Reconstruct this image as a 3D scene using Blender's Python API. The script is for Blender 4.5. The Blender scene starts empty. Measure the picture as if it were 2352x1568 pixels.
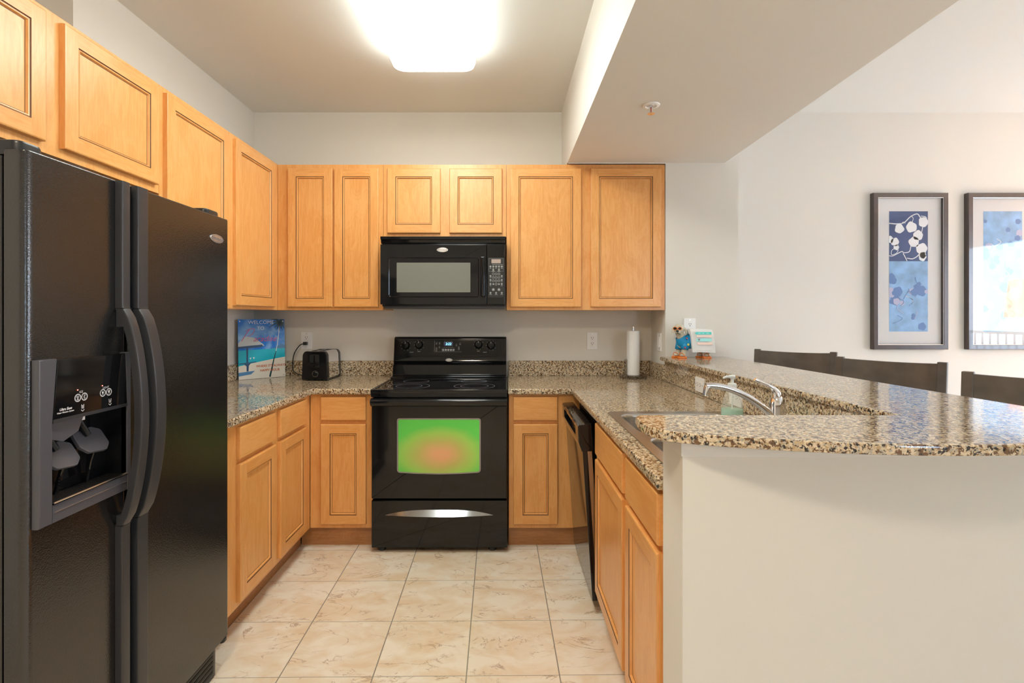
import bpy, bmesh, math, random
from mathutils import Matrix, Vector
C = bpy.context.scene.collection
S = bpy.context.scene
PI = math.pi
random.seed(7)

# ------------------------------------------------------------------ light levels
EXPOSURE = 1.74
SKY = 3.5          # daylight through the two windows
KITCHEN = 4.2      # fluorescent diffuser
LAMP = 5.0         # lamp shade
BULB = 40.0        # bulb in the lamp
FILL = 30.0        # added dome light out of view, frontal fill
FILL_X, FILL_Y = -0.45, -0.15

# ------------------------------------------------------------------ camera
cam = bpy.data.cameras.new('camera')
cam.sensor_width = 36.0
cam.sensor_fit = 'HORIZONTAL'
cam.lens = 36.0 * 1190.0 / 2352.0
cam.shift_x = (1176 - 1155) / 2352.0
cam.shift_y = -(784 - 727) / 2352.0
cam.clip_start = 0.02
cam_o = bpy.data.objects.new('camera', cam)
C.objects.link(cam_o)
cam_o.location = (0, 0, 1.305)
cam_o.rotation_euler = (PI / 2, 0, 0)
S.camera = cam_o

# ------------------------------------------------------------------ view + world
S.view_settings.view_transform = 'Standard'
S.view_settings.look = 'None'
S.view_settings.gamma = 1.0
S.view_settings.use_curve_mapping = False
S.view_settings.exposure = EXPOSURE
w = bpy.data.worlds.new('world')
S.world = w
w.use_nodes = True
nt = w.node_tree
bg = nt.nodes['Background']
sky = nt.nodes.new('ShaderNodeTexGradient')
tc = nt.nodes.new('ShaderNodeTexCoord')
mp = nt.nodes.new('ShaderNodeMapping')
mp.inputs['Rotation'].default_value = (0, PI / 2, 0)
rp = nt.nodes.new('ShaderNodeValToRGB')
rp.color_ramp.elements[0].color = (0.62, 0.80, 1.0, 1)
rp.color_ramp.elements[1].color = (0.42, 0.66, 1.0, 1)
nt.links.new(tc.outputs['Generated'], mp.inputs['Vector'])
nt.links.new(mp.outputs['Vector'], sky.inputs['Vector'])
nt.links.new(sky.outputs['Color'], rp.inputs['Fac'])
nt.links.new(rp.outputs['Color'], bg.inputs['Color'])
bg.inputs['Strength'].default_value = SKY

# daylight portals in the two windows of the dining side (they only guide the sampling)
def portal(name, loc, rot, sx, sy):
    pl = bpy.data.lights.new(name, 'AREA')
    pl.shape = 'RECTANGLE'
    pl.size = sx
    pl.size_y = sy
    pl.cycles.is_portal = True
    po = bpy.data.objects.new(name, pl)
    C.objects.link(po)
    po.location = loc
    po.rotation_euler = rot


portal('window_portal', (5.66, 1.825, 1.12), (0, PI / 2, 0), 2.12, 2.72)        # faces -x
portal('window_portal', (2.85, -2.36, 1.5), (PI / 2, 0, 0), 0.9, 1.2)           # faces +y


def add_point(name, loc, power, color, radius):
    l = bpy.data.lights.new(name, 'POINT')
    l.energy = power
    l.color = color
    l.shadow_soft_size = radius
    o = bpy.data.objects.new(name, l)
    C.objects.link(o)
    o.location = loc
    return o


# ------------------------------------------------------------------ mesh helpers
class MB:
    def __init__(self):
        self.v = []
        self.f = []
        self.m = []

    def add(self, verts, faces, mat=0, M=None):
        b = len(self.v)
        for p in verts:
            p = Vector(p)
            if M is not None:
                p = M @ p
            self.v.append(p)
        for f in faces:
            self.f.append([b + i for i in f])
            self.m.append(mat)
        return self

    def box(self, a, b, mat=0, M=None, bev=0.0):
        x0, x1 = sorted((a[0], b[0]))
        y0, y1 = sorted((a[1], b[1]))
        z0, z1 = sorted((a[2], b[2]))
        if bev <= 0:
            vs = [(x0, y0, z0), (x1, y0, z0), (x1, y1, z0), (x0, y1, z0),
                  (x0, y0, z1), (x1, y0, z1), (x1, y1, z1), (x0, y1, z1)]
            fs = [(0, 3, 2, 1), (4, 5, 6, 7), (0, 1, 5, 4), (1, 2, 6, 5), (2, 3, 7, 6), (3, 0, 4, 7)]
            return self.add(vs, fs, mat, M)
        bm = bmesh.new()
        bmesh.ops.create_cube(bm, size=1)
        for v in bm.verts:
            v.co = Vector(((x0 + x1) / 2 + v.co.x * (x1 - x0), (y0 + y1) / 2 + v.co.y * (y1 - y0), (z0 + z1) / 2 + v.co.z * (z1 - z0)))
        bmesh.ops.bevel(bm, geom=list(bm.edges), offset=bev, segments=2, affect='EDGES', profile=0.5)
        return self.from_bm(bm, mat, M)

    def from_bm(self, bm, mat=0, M=None):
        bm.verts.index_update()
        self.add([v.co.copy() for v in bm.verts], [[v.index for v in f.verts] for f in bm.faces], mat, M)
        bm.free()
        return self

    def prism(self, poly, z0, z1, mat=0, M=None, ch=0.0, ch0=0.0, matcap=None):
        """closed polygon in local XY (counter-clockwise) extruded along local Z, chamfered at the z1 / z0 end"""
        n = len(poly)
        def off(d):
            out = []
            for i in range(n):
                p0, p1, p2 = Vector(poly[i - 1]), Vector(poly[i]), Vector(poly[(i + 1) % n])
                e1 = (p1 - p0)
                e2 = (p2 - p1)
                if e1.length < 1e-9 or e2.length < 1e-9:
                    out.append(p1)
                    continue
                e1.normalize()
                e2.normalize()
                n1 = Vector((-e1.y, e1.x))
                n2 = Vector((-e2.y, e2.x))
                t = (n1 + n2)
                k = max(0.3, 1 + n1.dot(n2))
                out.append(p1 + t * (d / k))
            return out
        rings = []
        if ch0 > 0:
            rings.append((off(ch0), z0))
            rings.append((off(ch0 * 0.3), z0 + (z1 - z0 > 0 and 1 or -1) * ch0 * 0.3))
            rings.append((poly, z0 + (z1 - z0 > 0 and 1 or -1) * ch0))
        else:
            rings.append((poly, z0))
        if ch > 0:
            s = 1 if z1 > z0 else -1
            rings.append((poly, z1 - s * ch))
            rings.append((off(ch * 0.3), z1 - s * ch * 0.3))
            rings.append((off(ch), z1))
        else:
            rings.append((poly, z1))
        vs = []
        for r, z in rings:
            vs += [(p[0], p[1], z) for p in r]
        fs = []
        for k in range(len(rings) - 1):
            for i in range(n):
                j = (i + 1) % n
                fs.append((k * n + i, k * n + j, (k + 1) * n + j, (k + 1) * n + i))
        self.add(vs, fs, mat, M)
        b = len(vs)
        self.add(vs[:n], [tuple(reversed(range(n)))], mat, M)
        self.add(vs[-n:], [tuple(range(n))], mat if matcap is None else matcap, M)
        return self

    def lathe(self, prof, mat=0, M=None, seg=32):
        """profile of (radius, z) from bottom to top, around local Z"""
        vs, fs = [], []
        n = len(prof)
        for i in range(seg):
            a = 2 * PI * i / seg
            for r, z in prof:
                vs.append((max(r, 1e-5) * math.cos(a), max(r, 1e-5) * math.sin(a), z))
        for i in range(seg):
            j = (i + 1) % seg
            for k in range(n - 1):
                fs.append((i * n + k, j * n + k, j * n + k + 1, i * n + k + 1))
        return self.add(vs, fs, mat, M)

    def tube(self, pts, r, mat=0, M=None, seg=12, cap=True, flat=1.0):
        pts = [Vector(p) for p in pts]
        n = len(pts)
        rs = r if isinstance(r, (list, tuple)) else [r] * n
        t0 = (pts[1] - pts[0]).normalized()
        up = Vector((0, 0, 1)) if abs(t0.z) < 0.9 else Vector((1, 0, 0))
        u = t0.cross(up).normalized()
        vs, fs = [], []
        for i in range(n):
            t = (pts[min(i + 1, n - 1)] - pts[max(i - 1, 0)]).normalized()
            u = (u - t * u.dot(t)).normalized()
            v = t.cross(u)
            for k in range(seg):
                a = 2 * PI * k / seg
                vs.append(pts[i] + u * (math.cos(a) * rs[i]) + v * (math.sin(a) * rs[i] * flat))
        for i in range(n - 1):
            for k in range(seg):
                k2 = (k + 1) % seg
                fs.append((i * seg + k, i * seg + k2, (i + 1) * seg + k2, (i + 1) * seg + k))
        if cap:
            fs.append(tuple(reversed(range(seg))))
            fs.append(tuple((n - 1) * seg + k for k in range(seg)))
        return self.add(vs, fs, mat, M)

    def ball(self, c, r, mat=0, M=None, seg=20, rings=12):
        if not isinstance(r, (list, tuple)):
            r = (r, r, r)
        bm = bmesh.new()
        bmesh.ops.create_uvsphere(bm, u_segments=seg, v_segments=rings, radius=1)
        for v in bm.verts:
            v.co = Vector((c[0] + v.co.x * r[0], c[1] + v.co.y * r[1], c[2] + v.co.z * r[2]))
        return self.from_bm(bm, mat, M)

    def ring(self, r, wdt, mat=0, M=None, seg=48, z=0.0, sx=1.0, sy=1.0, th=0.0004):
        vs, fs = [], []
        for i in range(seg):
            a = 2 * PI * i / seg
            for rr in (r - wdt / 2, r + wdt / 2):
                vs.append((rr * math.cos(a) * sx, rr * math.sin(a) * sy, z))
        for i in range(seg):
            j = (i + 1) % seg
            fs.append((2 * i, 2 * i + 1, 2 * j + 1, 2 * j))
        return self.add(vs, fs, mat, M)

    def flat(self, poly, z=0.0, mat=0, M=None):
        return self.add([(p[0], p[1], z) for p in poly], [tuple(range(len(poly)))], mat, M)

    def strip(self, pts, wd, z=0.0, mat=0, M=None):
        """flat stroke along 2-D points"""
        pts = [Vector(p) for p in pts]
        n = len(pts)
        ws = wd if isinstance(wd, (list, tuple)) else [wd] * n
        vs, fs = [], []
        for i in range(n):
            t = (pts[min(i + 1, n - 1)] - pts[max(i - 1, 0)]).normalized()
            nn = Vector((-t.y, t.x))
            a = pts[i] - nn * ws[i] / 2
            b = pts[i] + nn * ws[i] / 2
            vs += [(a.x, a.y, z), (b.x, b.y, z)]
        for i in range(n - 1):
            fs.append((2 * i, 2 * i + 2, 2 * i + 3, 2 * i + 1))
        return self.add(vs, fs, mat, M)

    def text(self, s, size, mat=0, M=None, align='CENTER', shear=0.0, sx=1.0, bold=0.0):
        cu = bpy.data.curves.new('t', 'FONT')
        cu.body = s
        cu.size = size
        cu.align_x = align
        cu.align_y = 'CENTER'
        cu.shear = shear
        cu.offset = bold
        cu.resolution_u = 3
        o = bpy.data.objects.new('t', cu)
        C.objects.link(o)
        dg = bpy.context.evaluated_depsgraph_get()
        me = bpy.data.meshes.new_from_object(o.evaluated_get(dg))
        vs = [(v.co.x * sx, v.co.y, v.co.z) for v in me.vertices]
        fs = [list(p.vertices) for p in me.polygons]
        bpy.data.objects.remove(o)
        bpy.data.curves.remove(cu)
        bpy.data.meshes.remove(me)
        return self.add(vs, fs, mat, M)


def halves(mb, test):
    """part the faces of a builder in two by their centre"""
    out = (MB(), MB())
    for f, m in zip(mb.f, mb.m):
        c = sum((mb.v[i] for i in f), Vector()) / len(f)
        out[0 if test(c) else 1].add([mb.v[i] for i in f], [tuple(range(len(f)))], m)
    return out


def rrect(w, h, r, cx=0.0, cy=0.0, seg=5):
    r = min(r, w / 2 - 1e-5, h / 2 - 1e-5)
    out = []
    for (sx, sy, a0) in ((1, -1, -PI / 2), (1, 1, 0), (-1, 1, PI / 2), (-1, -1, PI)):
        for k in range(seg + 1):
            a = a0 + PI / 2 * k / seg
            out.append((cx + sx * (w / 2 - r) + r * math.cos(a), cy + sy * (h / 2 - r) + r * math.sin(a)))
    return out


def ell(rx, ry, cx=0.0, cy=0.0, seg=32):
    return [(cx + rx * math.cos(2 * PI * k / seg), cy + ry * math.sin(2 * PI * k / seg)) for k in range(seg)]


def rpoly(pts, rad, seg=6):
    """round the corners of a counter-clockwise polygon"""
    n = len(pts)
    out = []
    for i in range(n):
        p = Vector(pts[i])
        a = Vector(pts[i - 1]) - p
        b = Vector(pts[(i + 1) % n]) - p
        r = rad[i] if isinstance(rad, (list, tuple)) else rad
        if r <= 0:
            out.append(tuple(p))
            continue
        ang = a.angle(b)
        d = min(r / math.tan(ang / 2), a.length * 0.49, b.length * 0.49)
        p0 = p + a.normalized() * d
        p1 = p + b.normalized() * d
        for k in range(seg + 1):
            t = k / seg
            q = p0 * (1 - t) ** 2 + p * 2 * t * (1 - t) + p1 * t ** 2
            out.append(tuple(q))
    return out


def frame(facing, o):
    """local X right, Y up, Z out of the face -> world"""
    ax = {'-y': ((1, 0, 0), (0, 0, 1), (0, -1, 0)),
          '+x': ((0, 1, 0), (0, 0, 1), (1, 0, 0)),
          '-x': ((0, -1, 0), (0, 0, 1), (-1, 0, 0)),
          'up': ((1, 0, 0), (0, 1, 0), (0, 0, 1)),
          'down': ((1, 0, 0), (0, -1, 0), (0, 0, -1))}[facing]
    M = Matrix.Identity(4)
    for c in range(3):
        for r in range(3):
            M[r][c] = ax[c][r]
        M[c][3] = o[c]
    return M


WM = {}


def mesh_obj(name, mb, mats, parent=None, smooth=35.0, world=True):
    me = bpy.data.meshes.new(name)
    inv = WM[parent.name].inverted() if (parent is not None and world) else None
    vs = [tuple(inv @ p) if inv is not None else tuple(p) for p in mb.v]
    me.from_pydata(vs, [], mb.f)
    if not isinstance(mats, (list, tuple)):
        mats = [mats]
    for m in mats:
        me.materials.append(m)
    for p, mi in zip(me.polygons, mb.m):
        p.material_index = mi
    bm = bmesh.new()
    bm.from_mesh(me)
    bmesh.ops.remove_doubles(bm, verts=list(bm.verts), dist=1e-6)
    bm.to_mesh(me)
    bm.free()
    if smooth:
        me.shade_smooth()
        me.set_sharp_from_angle(angle=math.radians(smooth))
    me.update()
    o = bpy.data.objects.new(name, me)
    C.objects.link(o)
    if smooth and len(me.polygons) > 6:
        wn = o.modifiers.new('flat faces', 'WEIGHTED_NORMAL')
        wn.keep_sharp = True
        wn.weight = 80
    if parent is not None:
        o.parent = parent
        WM[o.name] = WM[parent.name].copy() if world else WM[parent.name]
    else:
        WM[o.name] = Matrix.Identity(4)
    return o


def tag(o, label, cat, group=None):
    o['label'] = label
    o['category'] = cat
    if group:
        o['group'] = group
    return o


def thing(name, label, cat, loc=(0, 0, 0), rz=0.0, group=None):
    o = bpy.data.objects.new(name, None)
    o.empty_display_size = 0.1
    C.objects.link(o)
    o.location = loc
    o.rotation_euler = (0, 0, rz)
    WM[o.name] = Matrix.Translation(loc) @ Matrix.Rotation(rz, 4, 'Z')
    return tag(o, label, cat, group)


def struct(name, mb, mats, smooth=35.0):
    o = mesh_obj(name, mb, mats, None, smooth)
    o['kind'] = 'structure'
    return o


def cut(o, mb):
    """subtract a shape from an object's mesh for good"""
    c = mesh_obj('cutter', mb, [], None, 0)
    o.modifiers.clear()
    md = o.modifiers.new('b', 'BOOLEAN')
    md.operation = 'DIFFERENCE'
    md.object = c
    md.solver = 'EXACT'
    bpy.context.view_layer.update()
    dg = bpy.context.evaluated_depsgraph_get()
    me = bpy.data.meshes.new_from_object(o.evaluated_get(dg))
    o.modifiers.clear()
    old = o.data
    o.data = me
    bpy.data.meshes.remove(old)
    bpy.data.objects.remove(c)
    me.shade_smooth()
    me.set_sharp_from_angle(angle=math.radians(35))
    wn = o.modifiers.new('flat faces', 'WEIGHTED_NORMAL')
    wn.keep_sharp = True
    wn.weight = 80
    return o


# ------------------------------------------------------------------ materials
def srgb(r, g, b):
    f = lambda c: (c / 255 / 12.92) if c / 255 <= 0.04045 else ((c / 255 + 0.055) / 1.055) ** 2.4
    return (f(r), f(g), f(b), 1)


def nmat(name):
    m = bpy.data.materials.new(name)
    m.use_nodes = True
    return m, m.node_tree, m.node_tree.nodes['Principled BSDF']


def plain(name, col, rough=0.5, metal=0.0, coat=0.0, bump=0.0, bscale=200.0, spec=0.5, vary=0.0, vscale=8.0):
    m, t, b = nmat(name)
    b.inputs['Base Color'].default_value = col
    b.inputs['Roughness'].default_value = rough
    b.inputs['Metallic'].default_value = metal
    b.inputs['Coat Weight'].default_value = coat
    b.inputs['Coat Roughness'].default_value = 0.03
    b.inputs['Specular IOR Level'].default_value = spec
    tc = t.nodes.new('ShaderNodeTexCoord')
    if bump > 0:
        n = t.nodes.new('ShaderNodeTexNoise')
        n.inputs['Scale'].default_value = bscale
        n.inputs['Detail'].default_value = 2
        bp = t.nodes.new('ShaderNodeBump')
        bp.inputs['Strength'].default_value = bump
        bp.inputs['Distance'].default_value = 0.002
        t.links.new(tc.outputs['Object'], n.inputs['Vector'])
        t.links.new(n.outputs['Fac'], bp.inputs['Height'])
        t.links.new(bp.outputs['Normal'], b.inputs['Normal'])
    if vary > 0:
        n = t.nodes.new('ShaderNodeTexNoise')
        n.inputs['Scale'].default_value = vscale
        n.inputs['Detail'].default_value = 4
        r = t.nodes.new('ShaderNodeValToRGB')
        r.color_ramp.elements[0].position = 0.3
        r.color_ramp.elements[1].position = 0.7
        r.color_ramp.elements[0].color = tuple(c * (1 - vary) for c in col[:3]) + (1,)
        r.color_ramp.elements[1].color = tuple(min(1, c * (1 + vary)) for c in col[:3]) + (1,)
        t.links.new(tc.outputs['Object'], n.inputs['Vector'])
        t.links.new(n.outputs['Fac'], r.inputs['Fac'])
        t.links.new(r.outputs['Color'], b.inputs['Base Color'])
    return m


def emit(name, col, strength):
    m, t, b = nmat(name)
    b.inputs['Base Color'].default_value = (0.8, 0.8, 0.8, 1)
    b.inputs['Emission Color'].default_value = col
    b.inputs['Emission Strength'].default_value = strength
    return m


def wood(name, horizontal=False, c0=(0.77, 0.345, 0.092, 1), c1=(0.84, 0.425, 0.138, 1), rough=0.32):
    m, t, b = nmat(name)
    tc = t.nodes.new('ShaderNodeTexCoord')
    oi = t.nodes.new('ShaderNodeObjectInfo')
    k = t.nodes.new('ShaderNodeVectorMath')
    k.operation = 'SCALE'
    cb = t.nodes.new('ShaderNodeCombineXYZ')
    for s in ('X', 'Y', 'Z'):
        t.links.new(oi.outputs['Random'], cb.inputs[s])
    t.links.new(cb.outputs[0], k.inputs[0])
    k.inputs['Scale'].default_value = 13.0
    ad = t.nodes.new('ShaderNodeVectorMath')
    ad.operation = 'ADD'
    t.links.new(tc.outputs['Object'], ad.inputs[0])
    t.links.new(k.outputs[0], ad.inputs[1])

    def mapped(sc):
        mp = t.nodes.new('ShaderNodeMapping')
        mp.inputs['Scale'].default_value = sc
        t.links.new(ad.outputs[0], mp.inputs['Vector'])
        return mp
    fine = mapped((5, 60, 60) if horizontal else (60, 60, 5))
    n1 = t.nodes.new('ShaderNodeTexNoise')
    n1.inputs['Scale'].default_value = 2.0
    n1.inputs['Detail'].default_value = 5
    n1.inputs['Distortion'].default_value = 0.4
    t.links.new(fine.outputs[0], n1.inputs['Vector'])
    broad = mapped((2.2, 6, 6) if horizontal else (6, 6, 2.2))
    n2 = t.nodes.new('ShaderNodeTexNoise')
    n2.inputs['Scale'].default_value = 1.3
    n2.inputs['Detail'].default_value = 4
    n2.inputs['Distortion'].default_value = 1.4
    t.links.new(broad.outputs[0], n2.inputs['Vector'])
    # cathedral figure: contour bands of the broad noise
    wv = t.nodes.new('ShaderNodeMath')
    wv.operation = 'MULTIPLY'
    wv.inputs[1].default_value = 60.0
    t.links.new(n2.outputs['Fac'], wv.inputs[0])
    sn = t.nodes.new('ShaderNodeMath')
    sn.operation = 'SINE'
    t.links.new(wv.outputs[0], sn.inputs[0])
    mx = t.nodes.new('ShaderNodeMath')
    mx.operation = 'MULTIPLY_ADD'
    mx.inputs[1].default_value = 0.06
    t.links.new(sn.outputs[0], mx.inputs[0])
    t.links.new(n1.outputs['Fac'], mx.inputs[2])
    m2 = t.nodes.new('ShaderNodeMath')
    m2.operation = 'ADD'
    t.links.new(mx.outputs[0], m2.inputs[0])
    t.links.new(n2.outputs['Fac'], m2.inputs[1])
    r = t.nodes.new('ShaderNodeValToRGB')
    r.color_ramp.elements[0].position = 0.7
    r.color_ramp.elements[0].color = c0
    r.color_ramp.elements[1].position = 1.25 if False else 1.0
    r.color_ramp.elements[1].color = c1
    hf = t.nodes.new('ShaderNodeMath')
    hf.operation = 'MULTIPLY'
    hf.inputs[1].default_value = 0.85
    t.links.new(m2.outputs[0], hf.inputs[0])
    t.links.new(hf.outputs[0], r.inputs['Fac'])
    t.links.new(r.outputs['Color'], b.inputs['Base Color'])
    b.inputs['Roughness'].default_value = rough
    b.inputs['Coat Weight'].default_value = 0.3
    b.inputs['Coat Roughness'].default_value = 0.3
    return m


def granite(name):
    m, t, b = nmat(name)
    tc = t.nodes.new('ShaderNodeTexCoord')
    def noise(scale, detail, rough=0.6, dist=0.0):
        n = t.nodes.new('ShaderNodeTexNoise')
        n.inputs['Scale'].default_value = scale
        n.inputs['Detail'].default_value = detail
        n.inputs['Roughness'].default_value = rough
        n.inputs['Distortion'].default_value = dist
        t.links.new(tc.outputs['Object'], n.inputs['Vector'])
        return n
    def ramp(src, p0, c0, p1, c1, inter='LINEAR'):
        r = t.nodes.new('ShaderNodeValToRGB')
        r.color_ramp.interpolation = inter
        r.color_ramp.elements[0].position = p0
        r.color_ramp.elements[0].color = c0
        r.color_ramp.elements[1].position = p1
        r.color_ramp.elements[1].color = c1
        t.links.new(src, r.inputs['Fac'])
        return r
    def mix(f, a, bb):
        x = t.nodes.new('ShaderNodeMix')
        x.data_type = 'RGBA'
        t.links.new(f, x.inputs[0])
        for s, i in ((a, 6), (bb, 7)):
            if isinstance(s, tuple):
                x.inputs[i].default_value = s
            else:
                t.links.new(s, x.inputs[i])
        return x.outputs[2]
    vo = t.nodes.new('ShaderNodeTexVoronoi')
    vo.inputs['Scale'].default_value = 150
    t.links.new(tc.outputs['Object'], vo.inputs['Vector'])
    base = ramp(vo.outputs['Color'], 0.15, (0.50, 0.35, 0.185, 1), 0.75, (0.78, 0.65, 0.46, 1))
    g = noise(120, 2)
    gm = ramp(g.outputs['Fac'], 0.56, (0, 0, 0, 1), 0.60, (1, 1, 1, 1))
    c = mix(gm.outputs['Color'], base.outputs['Color'], (0.46, 0.41, 0.33, 1))
    br = noise(98, 3, 0.6, 0.3)
    bmk = ramp(br.outputs['Fac'], 0.545, (0, 0, 0, 1), 0.575, (1, 1, 1, 1))
    c = mix(bmk.outputs['Color'], c, (0.17, 0.085, 0.035, 1))
    bl = noise(130, 3, 0.65, 0.2)
    bk = ramp(bl.outputs['Fac'], 0.562, (0, 0, 0, 1), 0.588, (1, 1, 1, 1))
    c = mix(bk.outputs['Color'], c, (0.018, 0.014, 0.012, 1))
    t.links.new(c, b.inputs['Base Color'])
    b.inputs['Roughness'].default_value = 0.08
    b.inputs['Specular IOR Level'].default_value = 0.85
    return m


def floor_mat(name):
    m, t, b = nmat(name)
    tc = t.nodes.new('ShaderNodeTexCoord')
    mp = t.nodes.new('ShaderNodeMapping')
    mp.vector_type = 'TEXTURE'
    mp.inputs['Location'].default_value = (-0.1405, 2.565, 0)
    mp.inputs['Rotation'].default_value = (0, 0, 0.0118)
    mp.inputs['Scale'].default_value = (0.339, 0.341, 0.339)
    t.links.new(tc.outputs['Object'], mp.inputs['Vector'])
    sx = t.nodes.new('ShaderNodeSeparateXYZ')
    t.links.new(mp.outputs[0], sx.inputs[0])

    def math_(op, a, bb=None):
        n = t.nodes.new('ShaderNodeMath')
        n.operation = op
        for i, s in enumerate((a, bb)):
            if s is None:
                continue
            if isinstance(s, (int, float)):
                n.inputs[i].default_value = s
            else:
                t.links.new(s, n.inputs[i])
        return n.outputs[0]

    def edge(s, wd):
        f = math_('FRACT', s)
        d = math_('ABSOLUTE', math_('SUBTRACT', f, 0.5))
        return math_('GREATER_THAN', d, 0.5 - wd)
    ex = edge(sx.outputs[0], 0.0066)
    ey = edge(sx.outputs[1], 0.0036)
    gr = math_('MAXIMUM', ex, ey)
    fl = t.nodes.new('ShaderNodeVectorMath')
    fl.operation = 'FLOOR'
    t.links.new(mp.outputs[0], fl.inputs[0])
    wn = t.nodes.new('ShaderNodeTexWhiteNoise')
    wn.noise_dimensions = '2D'
    t.links.new(fl.outputs[0], wn.inputs['Vector'])
    sc = t.nodes.new('ShaderNodeVectorMath')
    sc.operation = 'SCALE'
    sc.inputs['Scale'].default_value = 9.0
    t.links.new(wn.outputs['Color'], sc.inputs[0])
    ad = t.nodes.new('ShaderNodeVectorMath')
    ad.operation = 'ADD'
    t.links.new(mp.outputs[0], ad.inputs[0])
    t.links.new(sc.outputs[0], ad.inputs[1])
    st = t.nodes.new('ShaderNodeMapping')
    st.inputs['Scale'].default_value = (1.0, 1.7, 1)
    st.inputs['Rotation'].default_value = (0, 0, -0.25)
    t.links.new(ad.outputs[0], st.inputs['Vector'])

    def noise(scale, detail, rough, dist):
        n = t.nodes.new('ShaderNodeTexNoise')
        n.inputs['Scale'].default_value = scale
        n.inputs['Detail'].default_value = detail
        n.inputs['Roughness'].default_value = rough
        n.inputs['Distortion'].default_value = dist
        t.links.new(st.outputs[0], n.inputs['Vector'])
        return n.outputs['Fac']
    cl = t.nodes.new('ShaderNodeValToRGB')
    cl.color_ramp.elements[0].position = 0.36
    cl.color_ramp.elements[0].color = (0.81, 0.645, 0.45, 1)
    cl.color_ramp.elements[1].position = 0.60
    cl.color_ramp.elements[1].color = (0.91, 0.83, 0.70, 1)
    t.links.new(noise(1.7, 6, 0.62, 0.6), cl.inputs['Fac'])
    # thin ragged veins where a distorted noise crosses its middle value
    vn = math_('ABSOLUTE', math_('SUBTRACT', noise(1.5, 7, 0.6, 1.2), 0.5))
    vr = t.nodes.new('ShaderNodeValToRGB')
    vr.color_ramp.elements[0].position = 0.0
    vr.color_ramp.elements[0].color = (1, 1, 1, 1)
    vr.color_ramp.elements[1].position = 0.014
    vr.color_ramp.elements[1].color = (0, 0, 0, 1)
    t.links.new(vn, vr.inputs['Fac'])
    gate = t.nodes.new('ShaderNodeValToRGB')
    gate.color_ramp.elements[0].position = 0.46
    gate.color_ramp.elements[0].color = (0, 0, 0, 1)
    gate.color_ramp.elements[1].position = 0.58
    gate.color_ramp.elements[1].color = (0.75, 0.75, 0.75, 1)
    t.links.new(noise(2.6, 3, 0.5, 0.0), gate.inputs['Fac'])
    vf = math_('MULTIPLY', vr.outputs['Color'], gate.outputs['Color'])

    def mix(f, a, bb):
        x = t.nodes.new('ShaderNodeMix')
        x.data_type = 'RGBA'
        t.links.new(f, x.inputs[0])
        for s, i in ((a, 6), (bb, 7)):
            if isinstance(s, tuple):
                x.inputs[i].default_value = s
            else:
                t.links.new(s, x.inputs[i])
        return x.outputs[2]
    c = mix(vf, cl.outputs['Color'], (0.36, 0.19, 0.09, 1))
    c = mix(gr, c, (0.30, 0.26, 0.21, 1))
    t.links.new(c, b.inputs['Base Color'])
    b.inputs['Roughness'].default_value = 0.38
    bp = t.nodes.new('ShaderNodeBump')
    bp.inputs['Strength'].default_value = 0.4
    bp.inputs['Distance'].default_value = 0.002
    bp.invert = True
    t.links.new(gr, bp.inputs['Height'])
    t.links.new(bp.outputs['Normal'], b.inputs['Normal'])
    return m


def pane_glass(name, tint=(1, 1, 1, 1), ior=1.5, rough=0.0):
    m, t, b = nmat(name)
    t.nodes.remove(b)
    out = t.nodes['Material Output']
    tr = t.nodes.new('ShaderNodeBsdfTransparent')
    tr.inputs['Color'].default_value = tint
    gl = t.nodes.new('ShaderNodeBsdfGlossy')
    gl.inputs['Roughness'].default_value = rough
    fr = t.nodes.new('ShaderNodeFresnel')
    # the thin pane does not bend the ray, so both of its faces reflect like the outer one
    ge = t.nodes.new('ShaderNodeNewGeometry')
    mr = t.nodes.new('ShaderNodeMapRange')
    mr.inputs['To Min'].default_value = ior
    mr.inputs['To Max'].default_value = 1.0 / ior
    t.links.new(ge.outputs['Backfacing'], mr.inputs['Value'])
    t.links.new(mr.outputs[0], fr.inputs['IOR'])
    mx = t.nodes.new('ShaderNodeMixShader')
    t.links.new(fr.outputs[0], mx.inputs[0])
    t.links.new(tr.outputs[0], mx.inputs[1])
    t.links.new(gl.outputs[0], mx.inputs[2])
    t.links.new(mx.outputs[0], out.inputs['Surface'])
    return m


WOOD = wood('honey maple')
WOODH = wood('honey maple rail', True)
GLAZE = plain('dark glaze in the moulding', (0.16, 0.06, 0.02, 1), 0.45)
TOE = wood('maple toe board', True, (0.40, 0.17, 0.055, 1), (0.50, 0.23, 0.085, 1))
GRAN = granite('speckled granite')
TILE = floor_mat('travertine look tile')
WALL = plain('greige wall paint', (0.77, 0.745, 0.685, 1), 0.75, bump=0.03, bscale=300, spec=0.25)
CEIL = plain('ceiling paint', (0.81, 0.83, 0.81, 1), 0.85, bump=0.04, bscale=220, spec=0.2)
WHITE = plain('white paint', (0.80, 0.78, 0.74, 1), 0.5)
PLAST = plain('white plastic', (0.90, 0.90, 0.89, 1), 0.35)
BLK = plain('gloss black enamel', (0.007, 0.007, 0.008, 1), 0.06, spec=0.45)
BLKM = plain('satin black plastic', (0.016, 0.016, 0.017, 1), 0.32)
BLKF = plain('pebbled black steel', (0.012, 0.011, 0.011, 1), 0.17, bump=0.22, bscale=330, spec=0.9)
DARK = plain('deep black', (0.004, 0.004, 0.004, 1), 0.6)
GREYP = plain('charcoal plastic', (0.036, 0.037, 0.042, 1), 0.34)
SLATE = plain('slate grey plastic', (0.080, 0.080, 0.094, 1), 0.30)
CHROME = plain('chrome', (0.82, 0.82, 0.84, 1), 0.08, 1.0)
STEEL = plain('brushed stainless steel', (0.62, 0.60, 0.57, 1), 0.24, 1.0, bump=0.02, bscale=400)
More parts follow.
